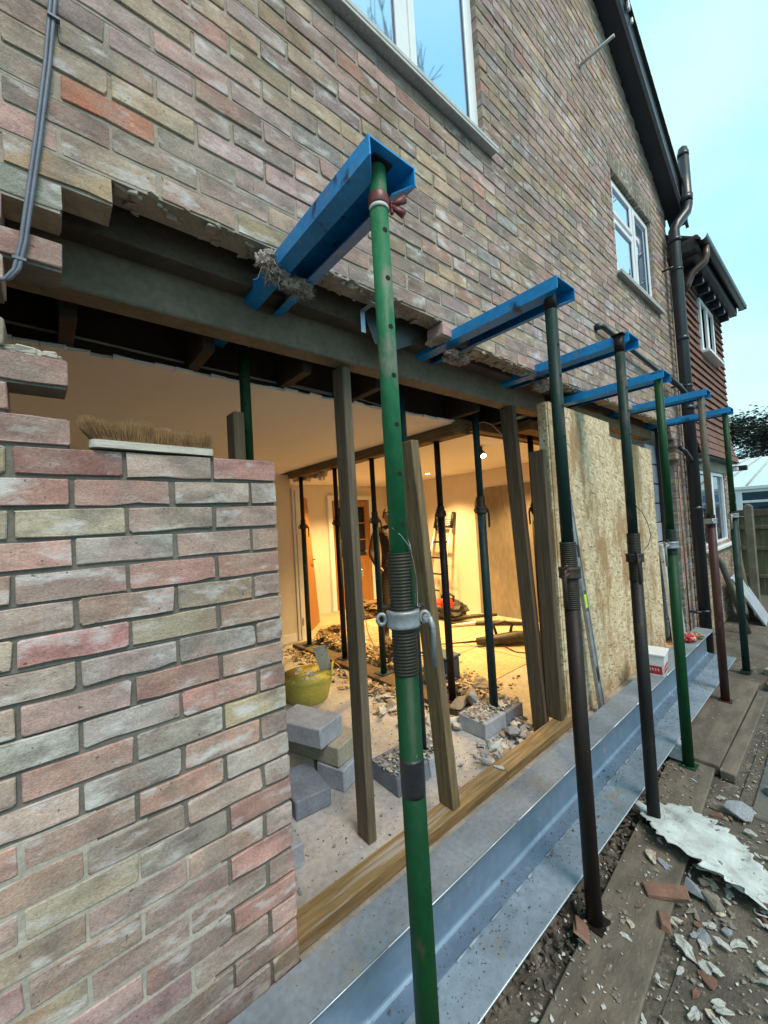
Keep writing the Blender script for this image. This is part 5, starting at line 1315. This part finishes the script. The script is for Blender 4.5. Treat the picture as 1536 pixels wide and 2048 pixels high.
# bare tree in the garden behind the camera: it shows as a reflection in the large window
def bare(c, h, seed):
    rr = random.Random(seed); c = Vector(c); t = Th('bare_tree', 'bare garden tree mirrored in the large upper window', 'tree', c); mb = MB()
    def grow(p, d, l, r, n):
        q = p+d*l; mid = (p+q)/2+Vector((rr.gauss(0, .04), rr.gauss(0, .04), 0))*l
        mb.tube([p, mid, q], [r, r*.85, r*.7], 6 if n > 2 else 4, False)
        if n == 0: return
        for i in range(rr.choice((2, 3, 3))):
            e = (d+Vector((rr.gauss(0, .3), rr.gauss(0, .3), rr.gauss(.15, .2)))).normalized(); grow(q, e, l*rr.uniform(.62, .85), r*.66, n-1)
    grow(c, Vector((0, 0, 1)), h*.3, .17, 6); t.part(mb, 'trunk', M['bark'])
bare((10.9, -7.0, GZ), 17.2, 4)

# ------------------------------------------------------------------ inside the lit room
M['alu'] = pm('ladder_aluminium', (.62, .60, .56), (.5, .48, .45), 9, .35, metal=.6, bst=0)
t = Th('telescopic_ladder', 'telescopic ladder leaning against the warm lit wall', 'ladder', (4.85, 3.35, FZ))
A0, A1 = Vector((4.80, 3.62, FZ)), Vector((4.78, 3.22, FZ)); B0, B1 = Vector((5.05, 3.40, -.26)), Vector((5.05, 3.04, -.26))
for a, b in ((A0, B0), (A1, B1)):
    mb = MB(); mb.tube([a, a.lerp(b, .5), b], [.028, .024, .02], 10); t.part(mb, 'rail', M['alu'])
    mb = MB(); mb.tube([b+(a-b)*.02, b+(b-a)*.16], .032, 10); t.part(mb, 'collapsed_rails', M['cabk'])
for i in range(6):
    k = .05+i*.19; mb = MB(); mb.tube([A0.lerp(B0, k), A1.lerp(B1, k)], .016, 8); t.part(mb, 'rung', M['cabk'])
for i in range(6):
    k = 1.01+i*.025; mb = MB(); mb.tube([A0.lerp(B0, k), A1.lerp(B1, k)], .011, 8); t.part(mb, 'rung', M['alu'])
M['orange'] = pm('orange_fabric', (.55, .07, .02), (.42, .05, .015), 9, .7, bst=.2)
t = Th('tool_bag', 'black and orange tool bag on the lit floor by the ladder', 'bag', (4.55, 2.75, FZ))
mb = MB(); blob(mb, (4.55, 2.75, FZ+.15), (.22, .28, .15), 2, 3, .35); t.part(mb, 'bag', M['cabk'])
mb = MB(); blob(mb, (4.42, 2.90, FZ+.22), (.12, .16, .08), 7, 3, .5); mb.box((4.36, 2.55, FZ+.2), (4.40, 2.75, FZ+.32), .01, M=None, jit=.02); t.part(mb, 'flap', M['orange'])
mb = MB(); mb.tube([(4.5, 2.65, FZ+.26), (4.5, 2.62, FZ+.36), (4.5, 2.75, FZ+.40), (4.5, 2.85, FZ+.34), (4.5, 2.86, FZ+.26)], .02, 8); t.part(mb, 'handle', M['cabk'])
M['tool'] = pm('tool_body', (.05, .045, .03), (.02, .018, .014), 20, .5, bst=.1)
t = Th('power_saw', 'dark power tool with a loop handle lying on the lit floor', 'power tool', (4.0, 1.35, FZ))
mb = MB(); mb.tube([(3.72, 1.66, FZ+.06), (3.85, 1.52, FZ+.07), (4.05, 1.34, FZ+.09), (4.3, 1.15, FZ+.08)], [.04, .06, .075, .05], 12); t.part(mb, 'body', M['tool'])
mb = MB(); mb.tube([(3.92, 1.52, FZ+.12), (3.90, 1.54, FZ+.24), (3.98, 1.44, FZ+.27), (4.04, 1.38, FZ+.24), (4.02, 1.40, FZ+.13)], .018, 8); t.part(mb, 'handle', M['tool'])
mb = MB(); mb.tube([(3.72, 1.66, FZ+.06), (3.45, 1.98, FZ+.03)], [.014, .006], 8); t.part(mb, 'bit', M['castd'])
for (a, b, lab, mt) in (((4.2, 2.55, .03), (4.9, 1.6, .03), 'long dark bar lying on the lit floor before the tool bag', 'tool'), ((4.15, 2.42, .025), (4.75, 2.02, .03), 'pale tube lying on the lit floor', 'alu'), ((4.35, 2.62, .05), (4.8, 2.1, .10), 'dark drill lying beside the tool bag', 'tool'), ((4.3, 1.0, .06), (4.95, .8, .12), 'pale timber offcut on the floor behind the boarding', 'cream'), ((3.75, .85, .05), (4.6, .62, .3), 'dark metal stand on the floor behind the tall dark stud', 'tool')):
    t = Th('loose_bar', lab, 'tool', (a[0], a[1], FZ)); mb = MB(); mb.tube([(a[0], a[1], FZ+a[2]), ((a[0]+b[0])/2, (a[1]+b[1])/2, FZ+(a[2]+b[2])/2+.01), (b[0], b[1], FZ+b[2])], [.02, .032, .02], 8); t.part(mb, 'bar', M[mt])
t = Th('floor_cable', 'black cable coiling over the lit floor towards the boarding', 'cable', (3.9, 1.3, FZ))
P = [(3.85, 1.40, FZ+.03), (3.80, 1.2, FZ+.012), (3.9, .95, FZ+.012), (3.7, .75, FZ+.012), (3.4, .7, FZ+.02), (3.3, .62, FZ+.08), (3.36, .55, FZ+.16), (3.5, .55, FZ+.10), (3.55, .66, FZ+.02), (3.4, .8, FZ+.012), (3.2, .7, FZ+.03), (3.05, .62, FZ+.06)]
mb = MB(); mb.tube(P, .007, 6); t.part(mb, 'cable', M['cabk'])
t = Th('blue_box', 'blue plastic box on the floor behind the nearest green prop', 'box', (2.75, 1.35, FZ))
mb = MB(); mb.box((2.62, 1.15, FZ+.0065), (2.80, 1.45, FZ+.24), .012); t.part(mb, 'box', pm('blue_plastic', (.03, .10, .19), (.025, .08, .16), 6, .5, bst=0))
mb = MB(); mb.box((2.61, 1.14, FZ+.241), (2.81, 1.46, FZ+.262), .006); t.part(mb, 'lid', bpy.data.materials['blue_plastic'])
wool('brown heap of old insulation on the floor before the glazed door', (3.95, 3.95, FZ+.10), (.45, .28, .13), 51, 'woolb', 500)
wool('brown insulation tuft among the chips behind the grey stud', (2.72, 2.0, FZ+.14), (.14, .2, .11), 61, 'woolb', 260)
wool('brown insulation and dust by the loose oak door', (2.72, 3.25, FZ+.08), (.20, .16, .08), 71, 'woolb', 260)

# ------------------------------------------------------------------ person
def person():
    c = Vector((3.29, 2.58, FZ)); t = Th('person', 'person in dark work clothes standing in the lit room behind the leaning stud', 'person', c)
    fwd = Vector((-.55, -.83, 0)).normalized(); s = Vector((-fwd.y, fwd.x, 0))
    def p(a, b, z): return fwd*a+s*b+Vector((0, 0, z))
    V = [(p(0, 0, .92), .135), (p(0, 0, 1.08), .13), (p(.01, 0, 1.27), .15), (p(.01, 0, 1.40), .10), (p(.02, 0, 1.47), .058),
         (p(0, .09, .86), .09), (p(.03, .11, .48), .068), (p(0, .12, .10), .048), (p(.12, .13, .04), .042),
         (p(0, -.09, .86), .09), (p(.02, -.11, .48), .068), (p(-.02, -.12, .10), .048), (p(.10, -.13, .04), .042),
         (p(0, .19, 1.38), .062), (p(.02, .25, 1.12), .047), (p(.16, .22, .95), .038),
         (p(0, -.19, 1.38), .062), (p(.02, -.26, 1.12), .047), (p(.16, -.2, .97), .038)]
    E = [(0, 1), (1, 2), (2, 3), (3, 4), (0, 5), (5, 6), (6, 7), (7, 8), (0, 9), (9, 10), (10, 11), (11, 12), (3, 13), (13, 14), (14, 15), (3, 16), (16, 17), (17, 18)]
    me = bpy.data.meshes.new('body'); me.from_pydata([v for v, _ in V], E, []); o = bpy.data.objects.new('body', me); col_link(o); o.parent = t.e
    o.modifiers.new('skin', 'SKIN'); sk = me.skin_vertices[0].data
    for i, (_, r) in enumerate(V): sk[i].radius = (r, r*.85)
    sk[0].use_root = True
    o.modifiers.new('sub', 'SUBSURF').levels = 2; o.modifiers['sub'].render_levels = 2
    me.materials.append(pm('dark_workwear', (.05, .032, .026), (.03, .02, .017), 9, .85, bs=30, bst=.5, bd=.01))
    M['skin'] = pm('skin', (.46, .25, .15), (.40, .21, .125), 9, .55, bst=.05)
    def part(mb, nm, m):
        ob = mb.build(nm, m, t.e)
    mb = MB(); h = p(.035, 0, 1.58); rings = []
    for i in range(9):                                   # head as a lathe flattened to a skull, with nose and ears
        pass
    bm = bmesh.new(); bmesh.ops.create_uvsphere(bm, u_segments=20, v_segments=14, radius=1)
    vs = []
    for v in bm.verts:
        q = v.co.copy(); w = .078*(1-.18*max(0, -q.z)); d = .098*(1-.10*max(0, -q.z))
        f = q.y
        if abs(q.x) < .2 and f > .8 and -.35 < q.z < .05: f += .18*(1-abs(q.x)/.2)
        vs.append(h+s*q.x*w+fwd*f*d+Vector((0, 0, q.z*.118)))
    fs = [[v.index for v in f.verts] for f in bm.faces]; bm.free(); mb.add(vs, fs, True)
    for sg in (-1, 1): blob(mb, h+s*sg*.078+Vector((0, 0, -.005)), (.014, .018, .03), 1, 2, .1)
    part(mb, 'head', M['skin'])
    mb = MB()
    for sg in (-1, 1): blob(mb, h+fwd*.088+s*sg*.03+Vector((0, 0, .012)), (.011, .011, .008), 1, 2, .0)
    part(mb, 'eyes', M['hole'])
    mb = MB(); blob(mb, h+fwd*.085+Vector((0, 0, -.055)), (.024, .014, .006), 1, 2, .0); part(mb, 'mouth', pm('lips', (.35, .13, .10), (.3, .11, .09), 9, .5, bst=0))
    mb = MB(); bm = bmesh.new(); bmesh.ops.create_uvsphere(bm, u_segments=20, v_segments=12, radius=1)
    keep = [v for v in bm.verts]; vs = []
    for v in bm.verts:
        q = v.co; lift = 0 if q.y < .35 else .05
        zz = max(q.z, -.15 if q.y < .3 else .45)
        vs.append(h+s*q.x*.084+fwd*(q.y*.104-.006)+Vector((0, 0, zz*.126)))
    fs = [[v.index for v in f.verts] for f in bm.faces]; bm.free(); mb.add(vs, fs, True); part(mb, 'hair', pm('brown_hair', (.07, .04, .022), (.04, .024, .014), 40, .7, bs=160, bst=.5))
    for b0 in (p(.16, .22, .95), p(.16, -.2, .97)):
        mb = MB(); a = b0; d = (fwd*.7+Vector((0, 0, -.7))).normalized()
        blob(mb, a+d*.045, (.036, .036, .045), 2, 2, .1)
        for j in range(4):
            o_ = s*(-.027+.018*j); l = (.068, .078, .074, .058)[j]; q = a+d*.07+o_
            mb.tube([q, q+d*l*.5, q+d*l*.8+Vector((0, 0, -.012))-fwd*.012], [.0095, .009, .007], 7)
        q = a+d*.03+s*.036; mb.tube([q, q+s*.022+d*.03, q+s*.022+d*.055], [.011, .010, .008], 7)
        part(mb, 'hand', M['skin'])
    for b0 in (p(.12, .13, 0), p(.10, -.13, 0)):
        mb = MB(); blob(mb, b0+fwd*-.02+Vector((0, 0, .045)), (.055, .055, .045), 1, 3, .05); blob(mb, b0+fwd*.06+Vector((0, 0, .035)), (.052, .07, .036), 1, 3, .05); part(mb, 'boot', M['cabk'])
person()
